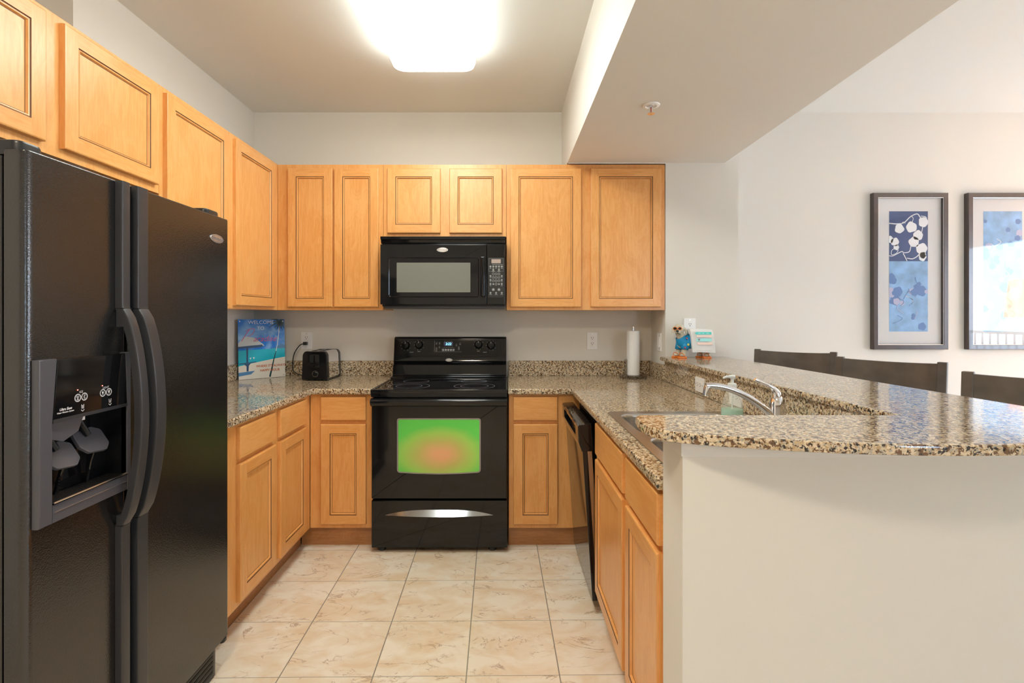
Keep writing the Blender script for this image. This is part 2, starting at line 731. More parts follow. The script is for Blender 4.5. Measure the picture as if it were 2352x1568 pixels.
SILV = plain('silver badge', (0.75, 0.75, 0.76, 1), 0.25, 0.9)
INK = plain('grey lettering', (0.10, 0.10, 0.12, 1), 0.5)
PRINT = plain('white print', (0.75, 0.75, 0.77, 1), 0.5)

# ================================================================== the setting
struct('floor', MB().box((-2.2, -2.45, -0.1), (7.2, 3.7, 0)), TILE)
struct('ceiling', MB().box((-2.2, -2.45, 2.708), (5.75, 3.7, 2.82)), CEIL)
struct('wall_back', MB().box((-1.86, 3.56, 0), (5.75, 3.7, 2.708)), WALL)
struct('wall_left', MB().prism([(-2.0, -2.3), (-2.0, 2.063), (-1.711, 2.063), (-1.711, 3.56), (-2.15, 3.56), (-2.15, -2.3)], 0, 2.708), WALL)
wf = MB()
wf.box((-2.15, -2.45, 0), (2.4, -2.3, 2.708)).box((3.3, -2.45, 0), (5.75, -2.3, 2.708)).box((2.4, -2.45, 0), (3.3, -2.3, 0.9)).box((2.4, -2.45, 2.1), (3.3, -2.3, 2.708))
struct('wall_front', wf, WALL)
wr = MB()
wr.box((5.6, -2.3, 0), (5.75, 0.46, 2.708)).box((5.6, 3.19, 0), (5.75, 3.56, 2.708))
wr.box((5.6, 0.46, 2.19), (5.75, 3.19, 2.708)).box((5.6, 0.46, 0), (5.75, 3.19, 0.04))
struct('wall_right', wr, WALL)
struct('wall_pier', MB().box((1.02, 3.25, 0), (1.477, 3.56, 2.708)), WALL)
sf = MB()
sf.prism([(0.404, -2.3), (1.389, -2.3), (1.389, 3.25), (1.02, 3.25), (1.02, 3.56), (0.404, 3.56)], 2.268, 2.708)
struct('ceiling_soffit', sf, WALL)
struct('wall_peninsula', MB().prism([(1.034, 3.25), (1.034, 1.29), (0.399, 1.29), (0.399, 1.15), (1.20, 1.15), (1.20, 3.25)], 0, 1.0), WALL)
struct('trim_1', MB().prism([(1.036, 3.25), (1.036, 1.294), (0.395, 1.294), (0.395, 1.146), (1.204, 1.146), (1.204, 3.25)], 0.995, 1.0307, ch0=0.002), WHITE)
struct('trim_2', MB().box((0.41, 3.236, 2.2625), (1.018, 3.248, 2.2675)), WHITE)
struct('baseboard_front', MB().box((-0.42, -2.3, 0), (5.6, -2.285, 0.13), bev=0.004), WHITE)
d = MB()
M = frame('-y', (0, 0, 0))
d.box((-1.42, -2.3, 0), (-1.33, -2.28, 2.12), bev=0.004).box((-0.51, -2.3, 0), (-0.42, -2.28, 2.12), bev=0.004).box((-1.42, -2.3, 2.03), (-0.42, -2.28, 2.12), bev=0.004)
d.box((-1.33, -2.3, 0.01), (-0.51, -2.287, 2.03))
for z0, z1 in ((0.2, 0.95), (1.1, 1.85)):
    for x0, x1 in ((-1.24, -0.97), (-0.87, -0.60)):
        d.box((x0, -2.29, z0), (x1, -2.281, z1), bev=0.004)
d.ball((-0.58, -2.24, 1.0), 0.03, mat=1)
struct('door_1', d, [WHITE, CHROME])
PANE = pane_glass('window glass')
wd = MB()
for a, b in (((5.61, 0.46, 0.04), (5.70, 0.52, 2.19)), ((5.61, 3.13, 0.04), (5.70, 3.19, 2.19)), ((5.61, 0.46, 2.13), (5.70, 3.19, 2.19)),
             ((5.61, 0.46, 0.04), (5.70, 3.19, 0.10)), ((5.62, 2.44, 0.06), (5.69, 2.52, 2.17))):
    wd.box(a, b, 0, bev=0.004)
wd.box((5.652, 0.50, 0.08), (5.658, 3.15, 2.15), 1)
struct('window_1', wd, [WHITE, PANE])
wd = MB()
for a, b in (((2.4, -2.41, 0.9), (2.45, -2.31, 2.1)), ((3.25, -2.41, 0.9), (3.3, -2.31, 2.1)), ((2.4, -2.41, 2.05), (3.3, -2.31, 2.1)),
             ((2.4, -2.41, 0.9), (3.3, -2.31, 0.95)), ((2.42, -2.40, 1.48), (3.28, -2.32, 1.52))):
    wd.box(a, b, 0, bev=0.004)
wd.box((2.43, -2.363, 0.93), (3.27, -2.357, 2.07), 1)
struct('window_2', wd, [WHITE, PANE])

# ================================================================== cabinets
FACE = 0.0


def wood_door(parent, name, loc, facing, w, h, fw=0.052):
    """framed door with a recessed panel; local X width, Z height, front at -Y"""
    mb = MB()
    W, H, T = w / 2, h / 2, 0.02
    e = 0.005
    # edge rings
    def rect(a, b, y):
        return [(-a, y, -b), (a, y, -b), (a, y, b), (-a, y, b)]
    rings = [rect(W, H, 0), rect(W, H, -T + e), rect(W - e * 0.3, H - e * 0.3, -T + e * 0.3), rect(W - e, H - e, -T)]
    vs = [p for r in rings for p in r]
    fs = []
    for k in range(3):
        for i in range(4):
            j = (i + 1) % 4
            fs.append((k * 4 + i, k * 4 + j, k * 4 + 4 + j, k * 4 + 4 + i))
    mb.add(vs, fs, 0)
    mb.add(rings[0], [(3, 2, 1, 0)], 0)
    a, b = W - e, H - e
    ia, ib = W - fw, H - fw
    y = -T
    mb.add([(-a, y, -b), (-ia, y, -b), (-ia, y, b), (-a, y, b)], [(0, 1, 2, 3)], 0)
    mb.add([(ia, y, -b), (a, y, -b), (a, y, b), (ia, y, b)], [(0, 1, 2, 3)], 0)
    mb.add([(-ia, y, ib), (ia, y, ib), (ia, y, b), (-ia, y, b)], [(0, 1, 2, 3)], 1)
    mb.add([(-ia, y, -b), (ia, y, -b), (ia, y, -ib), (-ia, y, -ib)], [(0, 1, 2, 3)], 1)
    # moulded inner edge: groove, bead, groove, panel
    prof = [(0, -T, 0), (0.0018, -T + 0.003, 2), (0.0032, -T + 0.0032, 2), (0.0048, -T + 0.0016, 0), (0.0080, -T + 0.0022, 0),
            (0.0108, -T + 0.0090, 0), (0.0128, -T + 0.0094, 2)]
    for k in range(len(prof) - 1):
        o0, y0, _ = prof[k]
        o1, y1, mt = prof[k + 1]
        mb.add(rect(ia - o0, ib - o0, y0) + rect(ia - o1, ib - o1, y1), [(i, (i + 1) % 4, 4 + (i + 1) % 4, 4 + i) for i in range(4)], mt)
    o, y, _ = prof[-1]
    mb.add(rect(ia - o, ib - o, y), [(0, 1, 2, 3)], 0)
    ob = mesh_obj(name, mb, [WOOD, WOODH, GLAZE], parent, smooth=25, world=False)
    place(ob, parent, loc, facing)
    return ob


def slab_front(parent, name, loc, facing, w, h):
    mb = MB()
    M = Matrix.Rotation(PI / 2, 4, 'X')
    mb.prism([(-w / 2, -h / 2), (w / 2, -h / 2), (w / 2, h / 2), (-w / 2, h / 2)], 0, 0.02, 0, M, ch=0.006)
    ob = mesh_obj(name, mb, [WOODH], parent, smooth=25, world=False)
    place(ob, parent, loc, facing)
    return ob


ROT = {'-y': 0.0, '+x': PI / 2, '-x': -PI / 2}


def place(ob, parent, loc, facing):
    inv = WM[parent.name].inverted()
    m = inv @ (Matrix.Translation(loc) @ Matrix.Rotation(ROT[facing], 4, 'Z'))
    ob.location = m.translation
    ob.rotation_euler = m.to_euler()
    WM[ob.name] = WM[parent.name] @ m


def body(parent, a, b, open_front=None):
    return mesh_obj('cabinet_box', MB().box(a, b, 0, bev=0.0015), [WOOD], parent)


# --- wall cabinets along the left wall (doors face +x)
ZT, ZB = 2.26, 1.346
XF = -1.414
c = thing('wall_cabinet', 'honey maple two-door cabinet above the black refrigerator', 'cabinet', (-1.7, 1.61, 1.81))
body(c, (-1.99, 1.085, 1.81), (XF, 2.06, ZT))
mesh_obj('filler_stile', MB().box((-1.70, 2.06, 1.81), (XF, 2.129, ZT), 0, bev=0.001), [WOOD], c)
wood_door(c, 'door', (XF, (1.12 + 1.5845) / 2, 2.04), '+x', 0.4645, 0.40)
wood_door(c, 'door', (XF, (1.6506 + 2.1053) / 2, 2.04), '+x', 0.4547, 0.40)
c = thing('wall_cabinet', 'tall honey maple wall cabinet right behind the refrigerator, its door half hidden', 'cabinet', (-1.7, 2.4, ZB))
body(c, (-1.709, 2.131, ZB), (XF, 2.674, ZT))
wood_door(c, 'door', (XF, (2.1545 + 2.6417) / 2, 1.80), '+x', 0.4872, 0.872)
c = thing('wall_cabinet', 'tall honey maple wall cabinet in the left corner above the welcome sign', 'cabinet', (-1.7, 2.95, ZB))
body(c, (-1.709, 2.676, ZB), (XF, 3.555, ZT))
wood_door(c, 'door', (XF, (2.7108 + 3.178) / 2, 1.80), '+x', 0.4672, 0.872)
# --- wall cabinets along the back wall
YF = 3.255
HD, ZC = 0.867, (2.232 + 1.365) / 2
c = thing('wall_cabinet', 'honey maple wall cabinet with two narrow doors left of the microwave', 'cabinet', (-1.08, 3.4, ZB))
body(c, (XF + 0.0015, YF, ZB), (-0.7515, 3.558, ZT))
wood_door(c, 'door', (-1.2055, YF, ZC), '-y', 0.2800, HD)
wood_door(c, 'door', (-0.9160, YF, ZC), '-y', 0.2772, HD)
c = thing('wall_cabinet', 'short honey maple two-door cabinet directly above the microwave', 'cabinet', (-0.36, 3.4, 1.80))
body(c, (-0.7500, YF, 1.805), (0.0215, 3.558, ZT))
wood_door(c, 'door', (-0.5572, YF, 2.0295), '-y', 0.3316, 0.405)
wood_door(c, 'door', (-0.1699, YF, 2.0295), '-y', 0.3289, 0.405)
c = thing('wall_cabinet', 'wide honey maple wall cabinet right of the microwave under the soffit', 'cabinet', (0.52, 3.4, ZB))
body(c, (0.023, YF, ZB), (1.0175, 3.558, ZT))
wood_door(c, 'door', (0.2678, YF, ZC), '-y', 0.4431, HD)
wood_door(c, 'door', (0.7692, YF, ZC), '-y', 0.4404, HD)

# --- base cabinets
BX, BY = -1.089, 2.925
ZK = 0.113
DZ, DH = 0.4205, 0.563
WZ, WH = 0.789, 0.132
c = thing('base_cabinet', 'honey maple base cabinet with two drawers over two doors right beside the refrigerator', 'cabinet', (-1.4, 2.5, 0))
body(c, (-1.709, 2.0, ZK), (BX, 2.9235, 0.868))
mesh_obj('toe_board', MB().box((-1.70, 2.0, 0.0), (-1.155, 2.96, ZK)), [TOE], c)
for y0, y1 in ((2.113, 2.446), (2.50, 2.83)):
    slab_front(c, 'drawer_front', (BX, (y0 + y1) / 2, WZ), '+x', y1 - y0, WH)
    wood_door(c, 'door', (BX, (y0 + y1) / 2, DZ), '+x', y1 - y0, DH)
c = thing('base_cabinet', 'narrow honey maple base cabinet between the left corner and the range', 'cabinet', (-0.92, 3.2, 0))
body(c, (BX + 0.0015, BY, ZK), (-0.735, 3.558, 0.868))
mesh_obj('toe_board', MB().box((-1.152, 2.968, 0.0), (-0.735, 3.3, ZK)), [TOE], c)
slab_front(c, 'drawer_front', (-0.896, BY, WZ), '-y', 0.254, WH)
wood_door(c, 'door', (-0.896, BY, DZ), '-y', 0.254, DH)
c = thing('base_cabinet', 'narrow honey maple base cabinet between the range and the dishwasher', 'cabinet', (0.2, 3.2, 0))
body(c, (0.033, BY, ZK), (1.0, 3.558, 0.868))
mesh_obj('toe_board', MB().box((0.033, 2.968, 0.0), (0.48, 3.3, ZK)), [TOE], c)
slab_front(c, 'drawer_front', (0.183, BY, WZ), '-y', 0.249, WH)
wood_door(c, 'door', (0.183, BY, DZ), '-y', 0.249, DH)
c = thing('base_cabinet', 'honey maple sink base cabinet beside the dishwasher, its end hidden by the peninsula wall', 'cabinet', (0.7, 1.75, 0))
cb_ = MB()
cb_.box((0.41, 1.295, ZK), (0.425, 2.262, 0.868))
cb_.box((0.425, 1.295, ZK), (1.0, 1.311, 0.868)).box((0.425, 2.246, ZK), (1.0, 2.262, 0.868)).box((0.425, 1.311, ZK), (1.0, 2.246, ZK + 0.016))
mesh_obj('cabinet_box', cb_, [WOOD], c)
mesh_obj('toe_board', MB().box((0.476, 1.295, 0.0), (0.50, 2.262, ZK)), [TOE], c)
for y0, y1 in ((1.705, 2.20), (1.315, 1.66)):
    slab_front(c, 'false_drawer_front', (0.41, (y0 + y1) / 2, WZ), '-x', y1 - y0, WH)
    wood_door(c, 'door', (0.41, (y0 + y1) / 2, DZ), '-x', y1 - y0, DH)

# ================================================================== worktops
def grid_slab(xs, ys, keep, z0, z1, bev):
    bm = bmesh.new()
    vt = {}
    def V(i, j):
        if (i, j) not in vt:
            vt[(i, j)] = bm.verts.new((xs[i], ys[j], z0))
        return vt[(i, j)]
    for i in range(len(xs) - 1):
        for j in range(len(ys) - 1):
            if keep(i, j):
                bm.faces.new((V(i, j), V(i + 1, j), V(i + 1, j + 1), V(i, j + 1)))
    fs = list(bm.faces)
    r = bmesh.ops.extrude_face_region(bm, geom=fs)
    for v in [g for g in r['geom'] if isinstance(g, bmesh.types.BMVert)]:
        v.co.z = z1
    bmesh.ops.recalc_face_normals(bm, faces=list(bm.faces))
    ed = [e for e in bm.edges if len(e.link_faces) == 2 and e.calc_face_angle(0) > 1.0 and abs(e.verts[0].co.z - e.verts[1].co.z) < 1e-6]
    bmesh.ops.bevel(bm, geom=ed, offset=bev, segments=3, affect='EDGES', profile=0.5)
    return MB().from_bm(bm)


ZCT, ZCB = 0.902, 0.869
t = thing('countertop', 'L-shaped speckled granite countertop left of the range under the welcome sign', 'countertop', (-1.4, 2.9, ZCB))
mesh_obj('worktop', grid_slab([-1.709, -1.064, -0.733], [1.955, 2.895, 3.558], lambda i, j: not (i == 1 and j == 0), ZCB, ZCT, 0.008), [GRAN], t)
mesh_obj('backsplash', MB().box((-1.69, 3.540, ZCT + 0.0005), (-0.745, 3.558, 1.004), bev=0.002), [GRAN], t)
mesh_obj('backsplash', MB().box((-1.709, 1.96, ZCT + 0.0005), (-1.691, 3.558, 1.004), bev=0.002), [GRAN], t)
t = thing('countertop', 'long speckled granite countertop right of the range holding the sink', 'countertop', (0.7, 2.9, ZCB))
mesh_obj('worktop', grid_slab([0.030, 0.385, 0.452, 0.978, 1.018], [1.296, 1.362, 2.162, 2.895, 3.558],
         lambda i, j: not (i == 0 and j < 3) and not (i == 2 and j == 1), ZCB, ZCT, 0.008), [GRAN], t)
mesh_obj('backsplash', MB().box((0.042, 3.540, ZCT + 0.0005), (1.0, 3.558, 1.004), bev=0.002), [GRAN], t)
mesh_obj('backsplash', MB().box((1.001, 3.255, ZCT + 0.0005), (1.0185, 3.558, 1.004), bev=0.002), [GRAN], t)
mesh_obj('backsplash', MB().box((1.014, 1.297, ZCT + 0.0005), (1.0335, 3.248, 1.0307), bev=0.001), [GRAN], t)
# raised bar top with a bowed front
arc = []
R, cx, cy = 1.39, 0.905, 1.0115 + 1.39
for k in range(25):
    a = math.radians(-90 - 20.5 + (20.5 + 17.5) * k / 24)
    arc.append((cx + R * math.cos(a), cy + R * math.sin(a)))
tip = [(0.345, 1.322), (0.334, 1.306), (0.329, 1.27), (0.327, 1.22), (0.331, 1.18), (0.345, 1.147), (0.370, 1.122)]
tail = [(1.375, 1.095), (1.425, 1.14), (1.455, 1.20), (1.468, 1.30)]
poly = tip + arc + tail + [(1.385, 3.246), (0.985, 3.246), (1.006, 1.322)]
bar = MB().prism(poly, 1.031, 1.055, 0, None, ch=0.006, ch0=0.006)
tag(mesh_obj('bar_counter', bar, [GRAN]), 'raised speckled granite bar counter with a bowed front edge on the peninsula wall', 'bar counter')

# ================================================================== sink, faucet, soap
sk = thing('sink', 'double-bowl stainless steel drop-in sink partly hidden by the bar top', 'sink', (0.71, 1.76, ZCT))
rim = MB().prism(rrect(0.56, 0.85, 0.03, 0.716, 1.757), ZCT + 0.0003, ZCT + 0.005, 0, None, ch=0.002)
rim = mesh_obj('rim', rim, [STEEL], sk)
c1 = MB().prism(rrect(0.45, 0.385, 0.07, 0.697, 1.942), ZCT - 0.02, ZCT + 0.02)
c2 = MB().prism(rrect(0.45, 0.335, 0.07, 0.697, 1.553), ZCT - 0.02, ZCT + 0.02)


def bowl(cx, cy, w, h):
    mb = MB()
    n = len(rrect(w, h, 0.07))
    secs = [(0.0, 0.0045), (0.004, 0.001), (0.007, -0.01), (0.012, -0.12), (0.03, -0.155), (0.08, -0.165)]
    vs = []
    for off, z in secs:
        vs += [(p[0], p[1], ZCT + z) for p in rrect(w - 2 * off, h - 2 * off, 0.07, cx, cy)]
    fs = []
    for k in range(len(secs) - 1):
        for i in range(n):
            j = (i + 1) % n
            fs.append((k * n + i, k * n + j, k * n + n + j, k * n + n + i))
    mb.add(vs, fs)
    mb.add(vs[-n:], [tuple(range(n))])
    mb.lathe([(0.0, -0.1642), (0.028, -0.1642), (0.04, -0.162), (0.044, -0.1645)], 0, Matrix.Translation((cx, cy, ZCT)))
    return mb


cut(rim, c1)
cut(rim, c2)
mesh_obj('bowl', bowl(0.697, 1.942, 0.45, 0.385), [STEEL], sk)
mesh_obj('bowl', bowl(0.697, 1.553, 0.45, 0.335), [STEEL], sk)

ft = thing('faucet', 'chrome single-lever kitchen faucet with a low arched spout behind the sink', 'faucet', (0.932, 1.76, ZCT + 0.005))
fx, fy, fz = 0.932, 1.76, ZCT + 0.0055
mb = MB().prism(rrect(0.06, 0.25, 0.03, fx, fy), fz, fz + 0.014, 0, None, ch=0.005)
mb.lathe([(0.031, 0.012), (0.029, 0.02), (0.027, 0.055), (0.026, 0.085), (0.0255, 0.10), (0.022, 0.118), (0.013, 0.131), (0.0, 0.135)], 0, Matrix.Translation((fx, fy, fz)), 28)
mesh_obj('faucet_body', mb, [CHROME], ft)
pts = []
P0, P1, P2, P3 = Vector((0.918, 1.757, 0.965)), Vector((0.858, 1.755, 1.022)), Vector((0.770, 1.752, 1.078)), Vector((0.685, 1.75, 1.072))
for k in range(15):
    u = k / 14
    pts.append(P0 * (1 - u) ** 3 + P1 * 3 * u * (1 - u) ** 2 + P2 * 3 * u * u * (1 - u) + P3 * u ** 3)
mb = MB().tube(pts, [0.0130 - 0.0028 * k / 14 for k in range(15)], seg=14)
mb.lathe([(0.0, -0.034), (0.0105, -0.034), (0.012, -0.032), (0.012, -0.006), (0.010, 0.0), (0.0, 0.003)], 0, Matrix.Translation((0.692, 1.75, 1.072)) @ Matrix.Rotation(0.15, 4, 'Y'), 20)
mesh_obj('spout', mb, [CHROME], ft)
pts = []
P0, P1, P2, P3 = Vector((0.930, 1.758, 1.035)), Vector((0.925, 1.757, 1.075)), Vector((0.885, 1.754, 1.072)), Vector((0.853, 1.752, 1.093))
for k in range(12):
    u = k / 11
    pts.append(P0 * (1 - u) ** 3 + P1 * 3 * u * (1 - u) ** 2 + P2 * 3 * u * u * (1 - u) + P3 * u ** 3)
mesh_obj('lever', MB().tube(pts, [0.016, 0.0145, 0.012, 0.0095, 0.0075, 0.0062, 0.0056, 0.0054, 0.0058, 0.0064, 0.0068, 0.0056], seg=12), [CHROME], ft)

CLEARP, _t, _b = nmat('clear bottle plastic')
_b.inputs['Transmission Weight'].default_value = 0.0
_b.inputs['Base Color'].default_value = (0.85, 0.9, 0.85, 1)
_b.inputs['Alpha'].default_value = 0.22
_b.inputs['Roughness'].default_value = 0.08
SOAP, _t, _b = nmat('green liquid soap')
_b.inputs['Base Color'].default_value = (0.42, 0.78, 0.58, 1)
_b.inputs['Alpha'].default_value = 0.72
_b.inputs['Roughness'].default_value = 0.1
sb = thing('soap_bottle', 'clear pump bottle a third full of green soap beside the faucet', 'soap bottle', (0.885, 2.0, ZCT))
Mz = Matrix.Translation((0.885, 2.0, ZCT + 0.0056))
prof = [(0.0, 0.0), (0.036, 0.0), (0.041, 0.006), (0.041, 0.03), (0.039, 0.05), (0.032, 0.078), (0.022, 0.105), (0.0155, 0.118), (0.0145, 0.124)]
mesh_obj('bottle', MB().lathe(prof, 0, Mz, 32), [CLEARP], sb)
mesh_obj('liquid_soap', MB().lathe([(0.0, 0.002), (0.035, 0.002), (0.0395, 0.008), (0.0395, 0.03), (0.0385, 0.042), (0.0, 0.042)], 0, Mz, 32), [SOAP], sb)
mb = MB().lathe([(0.0165, 0.118), (0.0165, 0.138), (0.013, 0.141), (0.006, 0.142), (0.006, 0.158), (0.010, 0.160), (0.0125, 0.168), (0.011, 0.172), (0.0, 0.173)], 0, Mz, 24)
mb.tube([(0.885, 2.0, ZCT + 0.171), (0.862, 1.995, ZCT + 0.172), (0.846, 1.99, ZCT + 0.167)], [0.006, 0.005, 0.0035], seg=10)
mb.tube([(0.885, 2.0, ZCT + 0.12), (0.885, 2.0, ZCT + 0.02)], 0.003, seg=8)
mesh_obj('pump', mb, [plain('milky pump plastic', (0.82, 0.85, 0.82, 1), 0.3)], sb)


# ================================================================== wall plates
def outlet(label, o, facing, horiz=False, cord=False, group='wall outlets'):
    M = frame(facing, o)
    if horiz:
        M = M @ Matrix.Rotation(PI / 2, 4, 'Z')
    t = thing('wall_outlet', label, 'outlet', o, 0, group)
    mesh_obj('plate', MB().prism(rrect(0.074, 0.118, 0.004), 0.0002, 0.006, 0, M, ch=0.002), [PLAST], t)
    mb = MB().prism(rrect(0.034, 0.068, 0.003), 0.006, 0.0075, 0, M, ch=0.0005)
    for s in (-1, 1):
        cy = s * 0.019
        for x in (-0.0062, 0.0062):
            mb.box((x - 0.0012, cy + 0.000, 0.0076), (x + 0.0012, cy + 0.009, 0.0079), 1, M)
        mb.prism(ell(0.0026, 0.0026, 0, cy - 0.007, 12), 0.0076, 0.0079, 1, M)
    mesh_obj('receptacle', mb, [PLAST, DARK], t)
    for s in (-1, 1):
        mesh_obj('screw', MB().prism(ell(0.003, 0.003, 0, s * 0.048, 12), 0.006, 0.0072, 0, M), [SILV], t)
    return t


s = 334.3
outlet('white wall outlet above the toaster with a black plug in it', (-1.348, 3.56, 1.141), '-y')
outlet('white wall outlet right of the range with nothing plugged in', (0.613, 3.56, 1.138), '-y')
outlet('white sideways outlet on the granite backsplash left of the faucet', (1.014, 2.66, 0.955), '-x', True)
outlet('white sideways outlet on the granite backsplash behind the soap bottle', (1.014, 2.25, 0.955), '-x', True)
outlet('white wall outlet on the pier behind the dog figurine', (1.171, 3.25, 1.236), '-y')
t = thing('light_switch', 'white rocker light switch on the pier side under the right wall cabinet', 'light switch', (1.02, 3.372, 1.140))
M = frame('-x', (1.02, 3.372, 1.140))
mesh_obj('plate', MB().prism(rrect(0.074, 0.118, 0.004), 0.0002, 0.006, 0, M, ch=0.002), [PLAST], t)
mesh_obj('rocker', MB().prism(rrect(0.034, 0.068, 0.003), 0.006, 0.009, 0, M, ch=0.001), [PLAST], t)

# ================================================================== refrigerator (doors face +x)
FX = -1.02
fr = thing('refrigerator', 'black side-by-side refrigerator with ice dispenser at the left', 'refrigerator', (-1.4, 1.52, 0))
mesh_obj('cabinet', MB().box((-1.80, 1.115, 0.02), (-1.078, 1.925, 1.655), 0, bev=0.006), [BLKF], fr)


def door_poly(y0, y1, rl, rr):
    return rpoly([(-1.068, y0), (FX, y0), (FX, y1), (-1.068, y1)], [0.004, rl, rr, 0.004], 8)


fd = mesh_obj('freezer_door', MB().prism(door_poly(1.107, 1.400, 0.018, 0.008), 0.125, 1.665, 0, None, ch=0.005, ch0=0.005), [BLKF], fr)
cut(fd, MB().box((-1.0665, 1.150, 0.880), (-0.9, 1.388, 1.072)))
rd = mesh_obj('fresh_food_door', MB().prism(door_poly(1.413, 1.930, 0.008, 0.016), 0.125, 1.665, 0, None, ch=0.005, ch0=0.005), [BLKF], fr)
mesh_obj('door_gasket', MB().box((-1.078, 1.12, 0.13), (-1.068, 1.92, 1.66)), [DARK], fr)


def grip(parent, y0, y1):
    """flat edge trim for the whole door height, bowed out over the grip"""
    zs = [0.127, 0.40, 0.735, 0.752]
    xs = [-1.0, -1.0, -1.0, -0.999]
    n = 24
    for k in range(n + 1):
        u = k / n
        z = 0.757 + (1.3255 - 0.757) * u
        b = math.sin(PI * min(1, max(0, u))) ** 0.62
        zs.append(z)
        xs.append(-0.998 + 0.050 * b)
    zs += [1.3275, 1.335, 1.50, 1.663]
    xs += [-0.999, -1.0, -1.0, -1.0]
    mb = MB()
    # outer skin cross-sections (closed loops)
    vs = []
    for i, (z, x) in enumerate(zip(zs, xs)):
        th = 0.0185 if x < -0.9985 else 0.021
        back = max(-1.0195, x - th) if x > -0.9985 else -1.0195
        r = 0.006
        loop = [(back, y0), (x - r, y0), (x - r * 0.3, y0 + r * 0.3), (x, y0 + r), (x, y1 - r), (x - r * 0.3, y1 - r * 0.3), (x - r, y1), (back, y1)]
        vs += [(p[0], p[1], z) for p in loop]
    m = 8
    fs = []
    for i in range(len(zs) - 1):
        for k in range(m):
            k2 = (k + 1) % m
            fs.append((i * m + k, i * m + k2, (i + 1) * m + k2, (i + 1) * m + k))
    fs.append(tuple(reversed(range(m))))
    fs.append(tuple((len(zs) - 1) * m + k for k in range(m)))
    mb.add(vs, fs)
    # webs joining the bowed grip to the door near its two ends
    for za, zb in ((0.757, 0.80), (1.275, 1.3255)):
        pl_ = []
        for z, x in zip(zs, xs):
            if za - 1e-4 <= z <= zb + 1e-4:
                pl_.append((x - 0.012, z))
        pl_ = [(-1.0195, pl_[0][1])] + pl_ + [(-1.0195, pl_[-1][1])]
        Mx = Matrix(((1, 0, 0, 0), (0, 0, 1, 0), (0, 1, 0, 0), (0, 0, 0, 1)))
        mb.prism(pl_, y0 + 0.004, y1 - 0.004, 0, Mx)
    # the two joint lines above and below the grip
    for z in (0.7545, 1.3265):
        mb.box((-1.0205, y0 - 0.0002, z - 0.0011), (-0.9985, y1 + 0.0002, z + 0.0011), 1)
    return mesh_obj('handle', mb, [GREYP, DARK], parent, smooth=30)


grip(fd, 1.362, 1.3935)
grip(rd, 1.4205, 1.464)
# hinge covers and base grille
for y0, y1 in ((1.118, 1.185), (1.825, 1.915)):
    mesh_obj('hinge_cover', MB().prism(rrect(0.11, y1 - y0, 0.02, -1.10, (y0 + y1) / 2), 1.656, 1.690, 0, None, ch=0.008), [BLKM], fr)
gm = MB()
gp = rpoly([(-1.12, 1.125), (-1.045, 1.125), (-1.045, 1.905), (-1.12, 1.905)], [0, 0.01, 0.035, 0], 8)
gm.prism(gp, 0.004, 0.112, 0, None, ch=0.006)
for k in range(5):
    z = 0.022 + 0.018 * k
    gm.box((-1.0452, 1.15, z), (-1.0435, 1.865, z + 0.009), 1)
mesh_obj('base_grille', gm, [BLKM, DARK], fr)
mesh_obj('door_foot', MB().prism(rrect(0.05, 0.03, 0.01, -1.045, 1.905), 0.113, 0.1245), [BLKM], fr)


def badge(parent, facing, o, w, h, word='Whirlpool'):
    M = frame(facing, o)
    mb = MB().prism(ell(w / 2, h / 2), 0.0, 0.003, 0, M, ch=0.0012)
    mb.ring(0.5, 0.05, 1, M @ Matrix.Diagonal((w * 0.86, h * 0.80, 1, 1)), 40, 0.00325)
    mb.text(word, h * 0.52, 1, M @ Matrix.Translation((0, 0, 0.0033)), shear=0.15)
    return mesh_obj('badge', mb, [SILV, INK], parent)


badge(rd, '+x', (FX, 1.846, 1.582), 0.082, 0.030)

# dispenser on the freezer door
MX = frame('+x', (-1.003, 0, 0))          # local X = world y, local Y = world z
hs = MB()
D = 0.0165
hs.prism([(1.1210, 0.843), (1.1555, 0.843), (1.1555, 1.0656), (1.168, 1.210), (1.1210, 1.210)], -D, 0.0, 0, MX, ch=0.004)
hs.prism([(1.3846, 0.843), (1.398, 0.843), (1.398, 1.210), (1.378, 1.210), (1.3846, 1.0656)], -D, 0.0, 0, MX, ch=0.003)
hs.prism([(1.1555, 0.843), (1.3846, 0.843), (1.3846, 0.884), (1.1555, 0.884)], -D, -0.001, 0, MX, ch=0.003)
hs.box((1.16, 0.866, -0.001), (1.38, 0.8675, 0.0006), 2, MX)
dp = mesh_obj('dispenser', hs, [SLATE, BLKM, SILV], fr)
mb = MB()
# open recess: five inner walls
x0, x1, y0, y1, zb = 1.1555, 1.3846, 0.884, 1.067, -0.060
for a, b in (((x0, y0, zb), (x1, y1, zb + 0.002)), ((x0 - 0.002, y0, zb), (x0, y1, -0.004)), ((x1, y0, zb), (x1 + 0.002, y1, -0.004)),
             ((x0, y1, zb), (x1, y1 + 0.002, -0.004)), ((x0, y0 - 0.002, zb), (x1, y0, -0.004))):
    mb.box(a, b, 0, MX)
mesh_obj('recess', mb, [BLK], dp)
mb = MB().prism([(1.1557, 1.0672), (1.3844, 1.0672), (1.378, 1.208), (1.168, 1.208)], -D, -0.0005, 0, MX, ch=0.002)
mb.box((1.156, 1.0665, -0.0045), (1.384, 1.0745, 0.0004), 1, MX)
mesh_obj('control_panel', mb, [BLK, GREYP], dp)
lt = MB()
ZO = 0.0003
def T(z, y):
    return MX @ Matrix.Translation((z, y, ZO))
for z, y in ((1.2223, 1.1134), (1.2418, 1.1136), (1.2988, 1.114), (1.3189, 1.1138)):
    lt.ring(0.0088, 0.0012, 0, T(z, y), 32)
    lt.ring(0.0072, 0.0006, 0, T(z, y), 32)
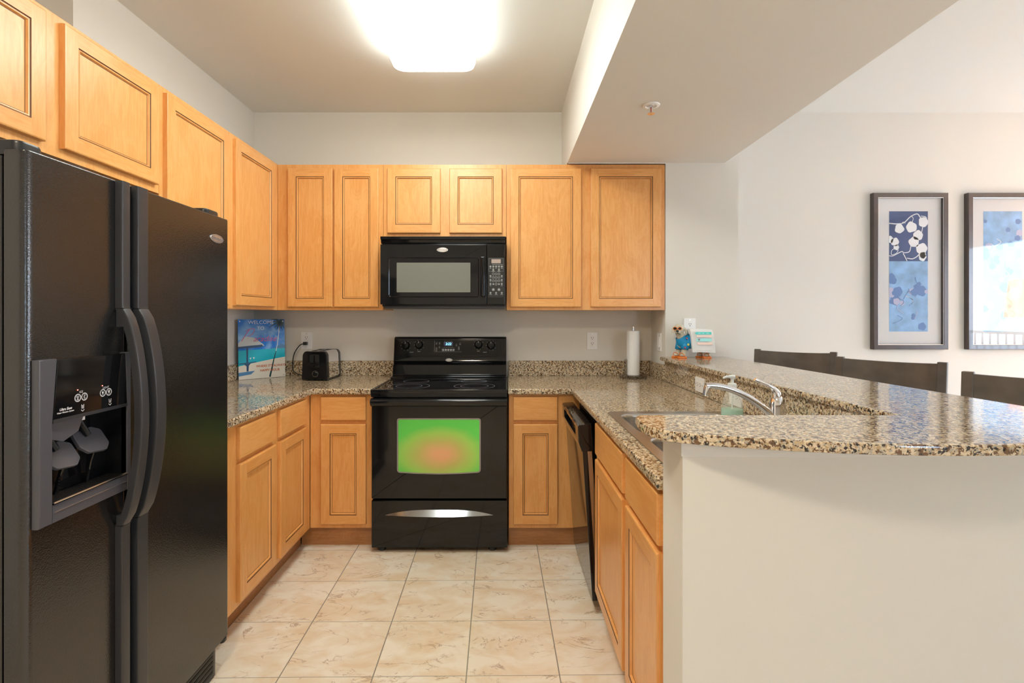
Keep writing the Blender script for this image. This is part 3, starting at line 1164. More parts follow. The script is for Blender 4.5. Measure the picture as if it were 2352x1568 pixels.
for z, y, r in ((1.2205, 1.1160, 0.0016), (1.2240, 1.1160, 0.0016), (1.2223, 1.1128, 0.0018), (1.2208, 1.1096, 0.0014), (1.2238, 1.1092, 0.0014),
                (1.2428, 1.1172, 0.0019), (1.2408, 1.1136, 0.0019), (1.2426, 1.1098, 0.0019)):
    lt.ring(r, 0.0007, 0, T(z, y), 14)
for z in (1.2988, 1.3189):
    lt.flat(ell(0.0026, 0.0030, 0, 0.0012, 16), 0, 0, T(z, 1.114))
    lt.flat([(-0.0012, -0.0045), (0.0012, -0.0045), (0.0012, -0.001), (-0.0012, -0.001)], 0.0001, 0, T(z, 1.114))
for a in range(5):
    an = PI * (0.1 + 0.2 * a)
    lt.strip([(0.0042 * math.cos(an), 0.0012 + 0.0042 * math.sin(an)), (0.0056 * math.cos(an), 0.0012 + 0.0056 * math.sin(an))], 0.0006, 0, 0, T(1.3189, 1.114))
lt.text('ICE', 0.0072, 0, T(1.2318, 1.1262), shear=0.1)
lt.text('LIGHT', 0.0072, 0, T(1.3085, 1.1262), shear=0.1)
for z, full in ((1.2366, True), (1.3225, False)):
    lt.strip([(-0.0046, 0.0035), (0, -0.0005), (0.0046, 0.0035)], 0.0016, 0, 0, T(z, 1.0800))
    lt.strip([(-0.0034, 0.016), (-0.0027, 0.0065), (0.0027, 0.0065), (0.0034, 0.016)], 0.0013, 0, 0, T(z, 1.0800))
    if full:
        lt.ring(0.0014, 0.0008, 0, T(z, 1.0800) @ Matrix.Translation((0, 0.0098, 0)), 12)
        lt.strip([(-0.003, 0.0145), (0.0, 0.0125), (0.003, 0.0145)], 0.001, 0, 0, T(z, 1.0800))
    else:
        lt.strip([(0.0, 0.008), (0.0, 0.0125)], 0.001, 0, 0, T(z, 1.0800))
for half in halves(lt, lambda c: c.y < 1.268):
    mesh_obj('control_lettering', half, [PRINT], dp, smooth=0)
lt = MB()
lt.text('Ultra Ease', 0.0082, 0, T(1.1885, 1.0935), shear=0.25, bold=0.0002)
lt.text('Water Filtration System', 0.0048, 0, T(1.1880, 1.0865), shear=0.25, bold=0.0001)
mesh_obj('filter_lettering', lt, [PRINT], dp, smooth=0)
RED = emit('red indicator', (1, 0.08, 0.05, 1), 1.6)
for z in (1.2217, 1.297):
    mesh_obj('indicator_light', MB().prism(ell(0.0016, 0.0011, seg=12), 0, 0.0006, 0, T(z, 1.1322)), [RED], dp)
for zc, yc, s_ in ((1.208, 0.980, 1.0), (1.300, 0.994, 1.0)):
    # broad paddle tongues leaning out of the recess
    mb = MB()
    pr = [(-0.040, 0.030), (0.022, 0.034), (0.046, 0.022), (0.048, -0.020), (0.030, -0.036), (-0.022, -0.030), (-0.040, -0.010)]
    Mp = MX @ Matrix.Translation((zc, yc, -0.034)) @ Matrix.Rotation(-0.55, 4, 'X')
    mb.prism(rpoly(pr[::-1], 0.012, 5), -0.004, 0.004, 0, Mp, ch=0.002)
    mb.tube([(zc - 0.004, yc + 0.015, -0.035), (zc - 0.018, yc + 0.05, -0.045), (zc - 0.02, 1.066, -0.05)], 0.008, 1, MX, 10)
    mb.tube([(zc + 0.006, yc - 0.025, -0.028), (zc + 0.012, yc - 0.055, -0.042), (zc + 0.010, 0.886, -0.05)], 0.005, 1, MX, 10)
    mesh_obj('paddle', mb, [SLATE, BLK], dp)
mb = MB().prism([(1.16, 1.066), (1.16, 1.036), (1.195, 1.024), (1.232, 1.038), (1.245, 1.066)][::-1], -0.052, -0.010, 0, MX, ch=0.006)
mesh_obj('ice_chute', mb, [SLATE], dp)
mesh_obj('nozzle_tag', MB().box((1.262, 1.052, -0.03), (1.276, 1.062, -0.026), 0, MX), [PLAST], dp)
mb = MB()
mb.box((x0 + 0.001, 0.8845, -0.058), (x1 - 0.001, 0.8875, 0.001), 0, MX)
for k in range(9):
    mb.box((x0 + 0.006, 0.8876, -0.052 + 0.006 * k), (x1 - 0.006, 0.8892, -0.0495 + 0.006 * k), 1, MX)
mb.tube([(x0 + 0.001, 0.8885, 0.0), (x1 - 0.001, 0.8885, 0.0)], 0.0024, 1, MX, 8)
mesh_obj('drip_tray', mb, [BLK, STEEL], dp)

# ================================================================== range
RX0, RX1, RY = -0.7295, 0.0265, 2.865
RC = (RX0 + RX1) / 2
rg = thing('range', 'black freestanding electric range with glass cooktop under the microwave', 'stove', (RC, 3.2, 0))
mesh_obj('range_body', MB().box((RX0 + 0.004, 2.905, 0.03), (RX1 - 0.004, 3.536, 0.876), 0, bev=0.003), [BLK], rg)
mb = MB()
mb.prism(rrect(0.756, 0.49, 0.006, RC, 3.095), 0.8765, 0.9005, 0, None, ch=0.004)
# raised rim around the glass
for a, b in (((RX0, 2.848, 0.884), (RX1, 2.872, 0.9045)), ((RX0, 2.872, 0.895), (RX0 + 0.018, 3.33, 0.905)), ((RX1 - 0.018, 2.872, 0.895), (RX1, 3.33, 0.905))):
    mb.box(a, b, 0, bev=0.004)
mb.box((RX0 + 0.002, 2.852, 0.862), (RX1 - 0.002, 2.90, 0.884), 0, bev=0.003)
mesh_obj('cooktop_frame', mb, [BLK], rg)
GLS = plain('black ceramic glass', (0.006, 0.006, 0.009, 1), 0.03, coat=0.0, spec=0.75)
mb = MB().box((RX0 + 0.018, 2.872, 0.8995), (RX1 - 0.018, 3.335, 0.9025))
ct = mesh_obj('cooktop_glass', mb, [GLS], rg)
for bx, by, rs in ((-0.545, 3.010, (0.118, 0.075)), (-0.165, 3.010, (0.118, 0.080)), (-0.540, 3.235, (0.078,)), (-0.180, 3.235, (0.078,))):
    mb = MB()
    for r in rs:
        mb.ring(r, 0.0032, 0, Matrix.Translation((bx, by, 0.9028)), 64)
    mesh_obj('burner_ring', mb, [plain('pale burner marking', (0.22, 0.24, 0.28, 1), 0.3)], ct)
MXP = Matrix(((0, 0, 1, 0), (1, 0, 0, 0), (0, 1, 0, 0), (0, 0, 0, 1)))    # local XY -> world YZ, extruded along x
bgp = [(3.325, 0.8765), (3.54, 0.8765), (3.54, 1.170), (3.488, 1.170), (3.476, 1.166), (3.468, 1.156), (3.446, 1.035), (3.440, 1.012), (3.446, 1.003),
       (3.452, 0.996), (3.438, 0.992), (3.424, 0.986), (3.410, 0.926), (3.400, 0.919), (3.385, 0.917), (3.362, 0.915), (3.350, 0.911), (3.346, 0.905), (3.330, 0.9035)]
bgd = MB().prism(bgp[::-1] if False else bgp, RX0 + 0.003, RX1 - 0.003, 0, MXP, ch=0.004, ch0=0.004)
bgo = mesh_obj('backguard', bgd, [BLK], rg, smooth=40)
# slanted console face frame: local X right, Y up along the slope, Z out
p0, p1 = Vector((0, 3.446, 1.035)), Vector((0, 3.468, 1.156))
yv = (p1 - p0).normalized()
zv = Vector((0, -yv.z, yv.y))
CM = Matrix.Identity(4)
for r in range(3):
    CM[r][0] = (1, 0, 0)[r]
    CM[r][1] = yv[r]
    CM[r][2] = zv[r]
    CM[r][3] = (RC, (p0.y + p1.y) / 2, (p0.z + p1.z) / 2)[r]
cf = MB()
cf.prism(rrect(0.668, 0.112, 0.012), 0.0002, 0.0035, 0, CM, ch=0.003)
mesh_obj('console_face', cf, [BLK], bgo)
PR = plain('dim white legend', (0.40, 0.41, 0.43, 1), 0.5)
for x, y in ((-0.2955, 0.016), (-0.2072, 0.020), (0.1888, 0.022), (0.2729, 0.017)):
    Mk = CM @ Matrix.Translation((x, y, 0.0036))
    mb = MB().lathe([(0.027, 0.0), (0.0265, 0.005), (0.024, 0.009), (0.0215, 0.018), (0.019, 0.021), (0.0, 0.0215)], 0, Mk, 32)
    mb.box((-0.0045, -0.022, 0.018), (0.0045, 0.022, 0.027), 0, Mk, bev=0.002)
    mb.box((-0.0009, 0.010, 0.0271), (0.0009, 0.021, 0.0275), 1, Mk)
    mesh_obj('knob', mb, [BLK, PRINT], rg)
for kx, ky, s_, tx_, ty_ in ((-0.2955, 0.016, 'FRONT', -0.2555, -0.029), (-0.2072, 0.020, 'REAR', -0.2072, -0.023), (0.1888, 0.022, 'REAR', 0.1888, -0.021), (0.2729, 0.017, 'FRONT', 0.232, -0.029)):
    mb = MB()
    for k in range(9):
        a = math.radians(-60 + 37.5 * k) + PI / 2
        mb.strip([(kx + 0.031 * math.cos(a), ky + 0.031 * math.sin(a)), (kx + 0.0345 * math.cos(a), ky + 0.0345 * math.sin(a))], 0.0016, 0.0039, 0, CM)
    mesh_obj('knob_legend', mb, [PR], bgo, smooth=0)
    mesh_obj('burner_name', MB().text(s_, 0.0075, 0, CM @ Matrix.Translation((tx_, ty_, 0.0039))), [PR], bgo, smooth=0)
mb = MB()
# legends and keys of the clock panel
mb2 = MB().prism(rrect(0.186, 0.076, 0.003, -0.012, 0.012), 0.0036, 0.0046, 0, CM, ch=0.0008)
mb2.strip([(-0.104, -0.0245), (-0.104, 0.049)], 0.001, 0.0050, 1, CM)
mb2.strip([(-0.102, -0.0255), (0.078, -0.0255)], 0.0008, 0.0050, 1, CM)
mb2.prism(rrect(0.060, 0.026, 0.003, -0.013, 0.027), 0.0046, 0.0054, 2, CM)
mesh_obj('clock_panel', mb2, [BLK, PR, plain('blue display glass', (0.015, 0.02, 0.16, 1), 0.2)], bgo)
mb3 = MB().text('2:22', 0.0225, 0, CM @ Matrix.Translation((-0.012, 0.0265, 0.0057)), shear=0.15)
mesh_obj('clock_digits', mb3, [emit('cyan digits', (0.10, 0.75, 0.95, 1), 1.2)], bgo, smooth=0)
for k in range(5):
    mb.flat(ell(0.0075, 0.0065, -0.046 + 0.0172 * k, -0.013, 20), 0.0050, 0, CM)
for x, y in ((-0.091, 0.034), (-0.091, 0.0), (-0.091, -0.012), (-0.071, 0.034), (-0.071, 0.008), (0.042, 0.022), (0.066, 0.030), (0.058, 0.006), (0.058, -0.004)):
    mb.ring(0.0042, 0.0009, 0, CM @ Matrix.Translation((x, y, 0.0050)), 16)
    mb.strip([(x - 0.005, y - 0.0075), (x + 0.005, y - 0.0075)], 0.0016, 0.0050, 0, CM)
for k in range(5):
    mb.strip([(-0.040 + 0.011 * k, 0.045), (-0.034 + 0.011 * k, 0.045)], 0.0014, 0.0050, 0, CM)
    mb.strip([(-0.042 + 0.013 * k, 0.006), (-0.035 + 0.013 * k, 0.006)], 0.0014, 0.0050, 0, CM)
mb.strip([(-0.055, 0.0), (0.028, 0.0), (0.028, -0.0225), (-0.055, -0.0225), (-0.055, 0.0)], 0.0006, 0.0049, 0, CM)
mesh_obj('clock_key_legend', mb, [PR], bgo, smooth=0)
badge(rg, '-y', (RC - 0.006, 3.4385, 1.0175), 0.049, 0.022)
# oven door with window
dr = MB()
dr.prism(rrect(0.752, 0.553, 0.004, RC, 0.5745), 0, 0.034, 0, frame('-y', (0, 2.900, 0)), ch=0.006)
od = mesh_obj('oven_door', dr, [BLK], rg)
mb = MB()
n = 28
sec = []
for k in range(n + 1):
    u = -1 + 2 * k / n
    x = RC + u * 0.374
    bow = 0.0
    sec.append((x, bow))
hp = [(2.866, 0.853), (2.852, 0.857), (2.836, 0.853), (2.829, 0.845), (2.829, 0.832), (2.834, 0.820), (2.846, 0.812), (2.856, 0.812), (2.848, 0.826), (2.853, 0.842), (2.866, 0.846)]
mb.prism(hp, RX0 + 0.002, RX1 - 0.002, 0, MXP, ch=0.004, ch0=0.004)
mesh_obj('handle', mb, [BLK], od, smooth=60)
# iridescent coated window
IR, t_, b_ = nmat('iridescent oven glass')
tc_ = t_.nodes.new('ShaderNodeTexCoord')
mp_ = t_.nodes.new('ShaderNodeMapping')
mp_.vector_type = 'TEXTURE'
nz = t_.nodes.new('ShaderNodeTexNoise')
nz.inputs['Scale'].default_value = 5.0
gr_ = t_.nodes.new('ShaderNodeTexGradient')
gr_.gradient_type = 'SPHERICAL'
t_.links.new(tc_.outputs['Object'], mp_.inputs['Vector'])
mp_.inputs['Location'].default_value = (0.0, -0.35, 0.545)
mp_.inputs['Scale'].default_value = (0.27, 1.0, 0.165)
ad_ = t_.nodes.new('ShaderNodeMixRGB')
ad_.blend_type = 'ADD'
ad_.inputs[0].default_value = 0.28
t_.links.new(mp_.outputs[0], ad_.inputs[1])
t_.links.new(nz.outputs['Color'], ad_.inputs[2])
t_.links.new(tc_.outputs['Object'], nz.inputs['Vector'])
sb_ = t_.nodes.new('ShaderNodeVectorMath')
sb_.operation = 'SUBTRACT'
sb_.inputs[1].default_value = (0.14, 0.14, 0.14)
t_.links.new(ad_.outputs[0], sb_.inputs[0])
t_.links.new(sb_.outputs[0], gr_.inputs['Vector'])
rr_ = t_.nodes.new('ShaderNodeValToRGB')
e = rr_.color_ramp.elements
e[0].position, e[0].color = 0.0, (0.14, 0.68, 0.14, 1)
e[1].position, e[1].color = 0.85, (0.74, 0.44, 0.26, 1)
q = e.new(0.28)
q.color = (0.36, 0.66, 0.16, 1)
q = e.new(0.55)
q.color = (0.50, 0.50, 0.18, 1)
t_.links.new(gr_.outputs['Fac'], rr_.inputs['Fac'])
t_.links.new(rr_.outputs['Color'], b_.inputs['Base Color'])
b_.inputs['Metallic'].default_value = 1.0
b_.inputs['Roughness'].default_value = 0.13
M = frame('-y', (-0.354, 2.866, 0.589))
wp = [(-0.232, -0.146), (-0.12, -0.153), (0.0, -0.156), (0.12, -0.153), (0.232, -0.146), (0.232, 0.154), (-0.232, 0.154)]
wpo = rpoly(wp, [0.02, 0, 0, 0, 0.02, 0.014, 0.014], 5)
WIN = MB().prism(wpo, 0.0002, 0.0018, 0, M, ch=0.0008)
mesh_obj('window_border', WIN, [plain('silver window edge', (0.33, 0.32, 0.30, 1), 0.3, 0.6)], od)
wpi = rpoly([(x * 0.965, y * 0.955) for x, y in wp], [0.016, 0, 0, 0, 0.016, 0.010, 0.010], 5)
mesh_obj('window_glass', MB().prism(wpi, 0.0019, 0.0024, 0, M), [IR], od)
# storage drawer
mb = MB().prism(rrect(0.752, 0.262, 0.004, RC, 0.157), 0, 0.034, 0, frame('-y', (0, 2.900, 0)), ch=0.005)
sd = mesh_obj('storage_drawer', mb, [BLK], rg)
mb = MB()
vs = []
for k in range(25):
    u = -1 + 2 * k / 24
    x = RC + u * 0.298
    top = 0.2085 + 0.029 * (1 - abs(u) ** 3.0)
    dep = 0.030 * (1 - u * u)
    vs += [(x, 2.8655, top), (x, 2.8655 - dep - 0.0008, 0.2080), (x, 2.8655, 0.2045)]
fs = []
for k in range(24):
    for a, b in ((0, 1), (1, 2), (2, 0)):
        fs.append((k * 3 + a, k * 3 + b, k * 3 + 3 + b, k * 3 + 3 + a))
fs += [(0, 2, 1), (72, 73, 74)]
mb.add(vs, fs)
mesh_obj('handle', mb, [plain('polished lip', (0.40, 0.41, 0.42, 1), 0.16, 0.9)], sd, smooth=20)
for x in (-0.678, -0.058):
    mesh_obj('foot', MB().lathe([(0.0, 0.0005), (0.022, 0.0005), (0.024, 0.004), (0.022, 0.014), (0.012, 0.018), (0.012, 0.031), (0, 0.031)], 0, Matrix.Translation((x, 2.912, 0)), 20), [BLKM], rg)

# ================================================================== microwave
MX0, MX1, MY = -0.741, 0.0158, 3.127
mw = thing('microwave', 'black over-the-range microwave hung under the short cabinet', 'microwave', (-0.36, 3.3, 1.36))
mb = MB().box((MX0 + 0.004, 3.165, 1.368), (MX1 - 0.002, 3.557, 1.786), 0, bev=0.002)
mb.box((MX0 + 0.02, 3.15, 1.355), (MX1 - 0.006, 3.50, 1.368), 1, bev=0.002)
mesh_obj('case', mb, [BLKM, GREYP], mw)
mb = MB().prism([(3.130, 1.772), (3.127, 1.789), (3.18, 1.789), (3.18, 1.748), (3.150, 1.748), (3.140, 1.770)][::-1], MX0 + 0.001, MX1, 0, MXP, ch=0.001, ch0=0.001)
mesh_obj('vent_hood', mb, [BLK], mw, smooth=20)
M = frame('-y', (0, 3.164, 0))
mwd = mesh_obj('door', MB().prism(rrect(0.6425, 0.363, 0.003, MX0 + 0.3215, 1.5605), 0, 0.036, 0, M, ch=0.004), [BLK], mw)
mb = MB()
cxw, cyw = (-0.690 - 0.146) / 2, 1.543
fw = rrect(0.546, 0.242, 0.012, cxw, cyw)
fi = rrect(0.534, 0.230, 0.010, cxw, cyw)
Mf = frame('-y', (0, 3.128, 0))
n = len(fw)
vs = [(p[0], p[1], 0.0) for p in fw] + [((a[0] + b[0]) / 2, (a[1] + b[1]) / 2, 0.0035) for a, b in zip(fw, fi)] + [(p[0], p[1], 0.0005) for p in fi]
fs = []
for k in range(2):
    for i in range(n):
        j = (i + 1) % n
        fs.append((k * n + i, k * n + j, k * n + n + j, k * n + n + i))
mb.add(vs, fs, 0, Mf)
mesh_obj('window_frame', mb, [BLK], mwd)
MESH, t_, b_ = nmat('grey mesh window')
b_.inputs['Base Color'].default_value = (0.20, 0.205, 0.175, 1)
b_.inputs['Roughness'].default_value = 0.10
mesh_obj('mesh_window', MB().prism(rrect(0.445, 0.179, 0.003, -0.4185, 1.5415), 0.0, 0.0006, 0, Mf), [MESH], mwd)
mb = MB().prism(rpoly([(-0.1345, 1.425), (-0.1065, 1.425), (-0.1065, 1.665), (-0.1345, 1.665)], 0.006), 0, 0.030, 0, Mf, ch=0.008)
mesh_obj('handle', mb, [BLK], mwd)
badge(mwd, '-y', (-0.365, 3.1278, 1.7075), 0.068, 0.027)
mcp = mesh_obj('control_panel', MB().prism(rrect(0.111, 0.363, 0.003, MX1 - 0.0565, 1.5605), 0, 0.034, 0, M, ch=0.004), [BLK], mw)
Mc = frame('-y', (MX1 - 0.0565, 3.1298, 1.5605))
mb = MB().prism(rrect(0.096, 0.24, 0.004, 0.0, -0.020), 0, 0.0012, 0, Mc, ch=0.0004)
mesh_obj('key_panel', mb, [BLKM], mcp)
mesh_obj('display', MB().prism(rrect(0.056, 0.0245, 0.001, 0.0, 0.079), 0.0012, 0.0018, 0, Mc), [plain('pinkish display', (0.42, 0.33, 0.28, 1), 0.3)], mcp)
mb = MB()
mb.strip([(-0.044, 0.018), (-0.044, 0.096), (0.044, 0.096), (0.044, 0.018), (-0.044, 0.018)], 0.0007, 0.0014, 0, Mc)
def key(x, y, r=0.0066):
    mb.flat(ell(r * 0.72, r * 0.72, x, y, 16), 0.0014, 0, Mc)
    mb.ring(r, 0.0011, 0, Mc @ Matrix.Translation((x, y, 0.0014)), 20)
for k in range(5):
    key(-0.034 + 0.017 * k, 0.047, 0.0056)
    mb.strip([(-0.039 + 0.017 * k, 0.036), (-0.029 + 0.017 * k, 0.036)], 0.0022, 0.0014, 0, Mc)
for x in (-0.017, 0.017):
    key(x, 0.0265, 0.0056)
    mb.strip([(x - 0.009, 0.0165), (x + 0.009, 0.0165)], 0.002, 0.0014, 0, Mc)
mb.strip([(-0.024, 0.0585), (0.040, 0.0585)], 0.002, 0.0014, 0, Mc)
for r_ in range(4):
    for k in range(3):
        if r_ == 3 and k != 1:
            key(-0.017 + 0.017 * k, -0.059, 0.0048)
            continue
        y = (0.002, -0.019, -0.039, -0.059)[r_]
        mb.ring(0.0070, 0.0014, 0, Mc @ Matrix.Translation((-0.017 + 0.017 * k, y, 0.0014)), 20)
        mb.text(str((r_ * 3 + k + 1) if r_ < 3 else 0), 0.0095, 0, Mc @ Matrix.Translation((-0.017 + 0.017 * k, y, 0.0016)))
for y in (-0.010, -0.034, -0.058):
    for x in (-0.034, 0.034):
        key(x, y, 0.0052)
        mb.strip([(x - 0.005, y - 0.0105), (x + 0.005, y - 0.0105)], 0.002, 0.0014, 0, Mc)
key(-0.017, -0.092, 0.008)
key(0.017, -0.092, 0.008)
for x in (-0.034, 0.0, 0.034):
    key(x, -0.112, 0.0052)
    mb.strip([(x - 0.008, -0.1225), (x + 0.008, -0.1225)], 0.0022, 0.0014, 0, Mc)
mesh_obj('keys', mb, [plain('grey key print', (0.36, 0.38, 0.37, 1), 0.5)], mcp, smooth=0)

# ================================================================== dishwasher, door ajar
dw = thing('dishwasher', 'black dishwasher with its door slightly ajar under the granite counter', 'dishwasher', (0.7, 2.58, 0))
mb = MB()
mb.box((0.425, 2.285, 0.10), (0.99, 2.300, 0.855)).box((0.425, 2.875, 0.10), (0.99, 2.890, 0.855)).box((0.425, 2.30, 0.84), (0.99, 2.875, 0.855))
mb.box((0.975, 2.30, 0.10), (0.99, 2.875, 0.84)).box((0.425, 2.30, 0.10), (0.975, 2.875, 0.115))
mesh_obj('tub', mb, [STEEL], dw)
mesh_obj('tub_gasket', MB().box((0.4245, 2.31, 0.815), (0.43, 2.868, 0.838)).box((0.4245, 2.31, 0.12), (0.43, 2.322, 0.815)), [DARK], dw)
mesh_obj('toe_panel', MB().box((0.47, 2.285, 0.003), (0.49, 2.885, 0.10)), [BLKM], dw)
piv = Vector((0.4155, 0, 0.055))
tilt = Matrix.Translation(piv) @ Matrix.Rotation(-math.radians(3.75), 4, 'Y') @ Matrix.Translation(-piv)
mb = MB().box((0.394, 2.278, 0.055), (0.416, 2.877, 0.74), 0, tilt, bev=0.003)
mb.box((0.416, 2.30, 0.08), (0.44, 2.86, 0.80), 1, tilt, bev=0.003)
dd = mesh_obj('door', mb, [BLK, STEEL], dw)
mb = MB()
Mh = tilt @ Matrix(((1, 0, 0, 0), (0, 0, 1, 0), (0, 1, 0, 0), (0, 0, 0, 1)))
hpz = [(0.444, 0.712), (0.444, 0.832), (0.390, 0.832), (0.384, 0.826), (0.382, 0.757), (0.394, 0.715)]
hpz = [(x - 0.004, z) for x, z in hpz]
mb.prism(hpz, 2.276, 2.879, 0, Mh, ch=0.004, ch0=0.004)
ho = mesh_obj('control_console', mb, [BLK], dd, smooth=25)
cm = MB()
pk = rpoly([(2.36, 0.77), (2.795, 0.77), (2.795, 0.812), (2.36, 0.812)], 0.015, 5)
Mk = tilt @ Matrix(((0, 0, 1, 0), (1, 0, 0, 0), (0, 1, 0, 0), (0, 0, 0, 1)))
cm.prism(pk, 0.36, 0.398, 0, Mk)
cut(ho, cm)

# ================================================================== things on the counters
# toaster
tx, ty = -1.180, 3.245
ts = thing('toaster', 'black and chrome two-slice toaster below the left wall outlet', 'toaster', (tx, ty + 0.13, ZCT))
M = frame('-y', (tx, ty, ZCT))
endp = rpoly([(-0.083, 0.006), (0.083, 0.006), (0.077, 0.165), (0.064, 0.186), (-0.064, 0.186), (-0.077, 0.165)], [0.008, 0.008, 0.03, 0.03, 0.03, 0.03], 5)
mb = MB().prism(endp, -0.035, 0.0, 0, M, ch=0.008).prism(endp, -0.275, -0.240, 0, M, ch0=0.006)
mb.box((-0.078, 0.004, -0.265), (0.078, 0.016, -0.010), 0, M, bev=0.003)
mesh_obj('end_caps', mb, [BLK], ts)
mid = rpoly([(-0.081, 0.014), (0.081, 0.014), (0.075, 0.163), (0.063, 0.185), (-0.063, 0.185), (-0.075, 0.163)], [0.006, 0.006, 0.03, 0.03, 0.03, 0.03], 5)
mb = MB().prism(mid, -0.24, -0.035, 0, M)
for x in (-0.026, 0.026):
    mb.box((x - 0.013, 0.1845, -0.215), (x + 0.013, 0.1865, -0.06), 1, M)
    mb.box((x - 0.017, 0.1852, -0.219), (x + 0.017, 0.1858, -0.056), 0, M)
mesh_obj('chrome_shell', mb, [CHROME, DARK], ts)
mb = MB().prism(rpoly([(-0.030, 0.085), (0.030, 0.085), (0.030, 0.165), (-0.030, 0.165)], 0.006), 0.0002, 0.003, 0, M, ch=0.001)
mesh_obj('lever_plate', mb, [DARK], ts)
mesh_obj('lever', MB().box((-0.028, 0.10, 0.003), (0.028, 0.118, 0.026), 0, M, bev=0.005).box((-0.0035, 0.088, 0.003), (0.0035, 0.16, 0.0042), 0, M), [BLK], ts)
Mk = M @ Matrix.Translation((0.006, 0.045, 0))
mb = MB().lathe([(0.018, 0.0), (0.018, 0.005), (0.0145, 0.006), (0.0145, 0.013), (0.012, 0.015), (0.0, 0.015)], 0, Mk, 24)
mb.ring(0.0185, 0.0012, 1, Mk, 32, 0.0055)
mesh_obj('browning_knob', mb, [BLK, SILV], ts)
mb = MB()
ox, oz = -1.348, 1.122
pts = [(ox, 3.527, oz), (ox - 0.030, 3.515, oz - 0.012), (ox - 0.062, 3.50, oz - 0.07), (ox - 0.068, 3.49, oz - 0.15), (ox - 0.045, 3.47, ZCT + 0.03), (ox + 0.03, 3.46, ZCT + 0.007), (ox + 0.10, 3.47, ZCT + 0.012), (-1.20, 3.522, ZCT + 0.03)]
# smooth the cord with Catmull-Rom
def smooth(pts, n=8):
    P = [Vector(p) for p in pts]
    P = [P[0] * 2 - P[1]] + P + [P[-1] * 2 - P[-2]]
    out = []
    for i in range(1, len(P) - 2):
        for k in range(n):
            u = k / n
            a, b, c_, d_ = P[i - 1], P[i], P[i + 1], P[i + 2]
            out.append(0.5 * ((2 * b) + (c_ - a) * u + (2 * a - 5 * b + 4 * c_ - d_) * u * u + (3 * b - a - 3 * c_ + d_) * u ** 3))
    out.append(P[-2])
    return out
mb.tube(smooth(pts), 0.0035, seg=8)
mb.box((ox - 0.013, 3.522, oz - 0.011), (ox + 0.013, 3.5515, oz + 0.011), bev=0.004)
mesh_obj('power_cord', mb, [BLKM], ts)

# paper towel holder + roll
px_, py_ = 0.857, 3.405
ph = thing('paper_towel_holder', 'clear acrylic paper towel holder with a steel rod in the right corner', 'paper towel holder', (px_, py_, ZCT))
ACR = pane_glass('smoky acrylic', (0.80, 0.80, 0.80, 1), 1.45, 0.03)
Mz = Matrix.Translation((px_, py_, ZCT + 0.0003))
mesh_obj('base', MB().lathe([(0.0, 0.0), (0.088, 0.0), (0.088, 0.016), (0.083, 0.021), (0.0, 0.021)], 0, Mz, 48), [ACR], ph)
mesh_obj('rod', MB().lathe([(0.006, 0.021), (0.006, 0.325), (0.007, 0.326), (0.007, 0.336), (0.005, 0.339), (0.0, 0.339)], 0, Mz, 16), [CHROME], ph)
arm = MB().prism(rpoly([(-0.012, 0.0), (0.012, 0.0), (0.012, 0.105), (-0.012, 0.105)], [0, 0, 0.011, 0.011]), -0.003, 0.003, 0, frame('-y', (px_ - 0.053, py_ - 0.016, ZCT + 0.0215)) @ Matrix.Rotation(0.5, 4, 'Y'))
mesh_obj('arm', arm, [ACR], ph)
PT = plain('paper towel', (0.86, 0.86, 0.85, 1), 0.9, bump=0.25, bscale=160)
mb = MB().lathe([(0.018, 0.022), (0.040, 0.022), (0.0405, 0.025), (0.0405, 0.308), (0.040, 0.310), (0.018, 0.310), (0.018, 0.022)], 0, Mz, 40)
tl = []
for k in range(10):
    a = 2.95 + 0.09 * k
    tl.append((px_ + (0.0412 + 0.0012 * (k > 6)) * math.cos(a), py_ + 0.0412 * math.sin(a)))
mb.prism(tl + [(x * 1.0 - 0.0008, y - 0.0006) for x, y in reversed(tl)], ZCT + 0.023, ZCT + 0.31)
tag(mesh_obj('paper_towel_roll', mb, [PT]), 'white paper towel roll standing on the acrylic holder', 'paper towels')

# tin sign leaning across the corner
A, B = Vector((-1.676, 3.285, ZCT)), Vector((-1.462, 3.482, ZCT))
dx = (B - A)
wd_ = dx.length
xv = dx.normalized()
nv = Vector((xv.y, -xv.x, 0))           # towards the room
yv = (Vector((0, 0, 1)) - nv * 0.05).normalized()
zv = xv.cross(yv)
if zv.dot(nv) < 0:
    zv = -zv
SM = Matrix.Identity(4)
for r in range(3):
    SM[r][0], SM[r][1], SM[r][2], SM[r][3] = xv[r], yv[r], zv[r], (A + dx / 2)[r]
SM = SM @ Matrix.Translation((0, 0.0015, 0))
hh = 0.385
w2 = wd_ / 2
sg = thing('tin_sign', 'tin beach sign reading Welcome to Paradise leaning in the corner', 'sign', tuple(A + dx / 2))
SKY_, t_, b_ = nmat('printed sky')
tc_ = t_.nodes.new('ShaderNodeTexCoord')
nz = t_.nodes.new('ShaderNodeTexNoise')
nz.inputs['Scale'].default_value = 7
nz.inputs['Detail'].default_value = 5
nz.inputs['Distortion'].default_value = 0.8
rr_ = t_.nodes.new('ShaderNodeValToRGB')
rr_.color_ramp.elements[0].position, rr_.color_ramp.elements[0].color = 0.42, srgb(10, 118, 215)
rr_.color_ramp.elements[1].position, rr_.color_ramp.elements[1].color = 0.72, srgb(165, 215, 250)
t_.links.new(tc_.outputs['Object'], nz.inputs['Vector'])
t_.links.new(nz.outputs['Fac'], rr_.inputs['Fac'])
t_.links.new(rr_.outputs['Color'], b_.inputs['Base Color'])
b_.inputs['Roughness'].default_value = 0.18
def pr(name, r, g, b): return plain(name, srgb(r, g, b), 0.18)
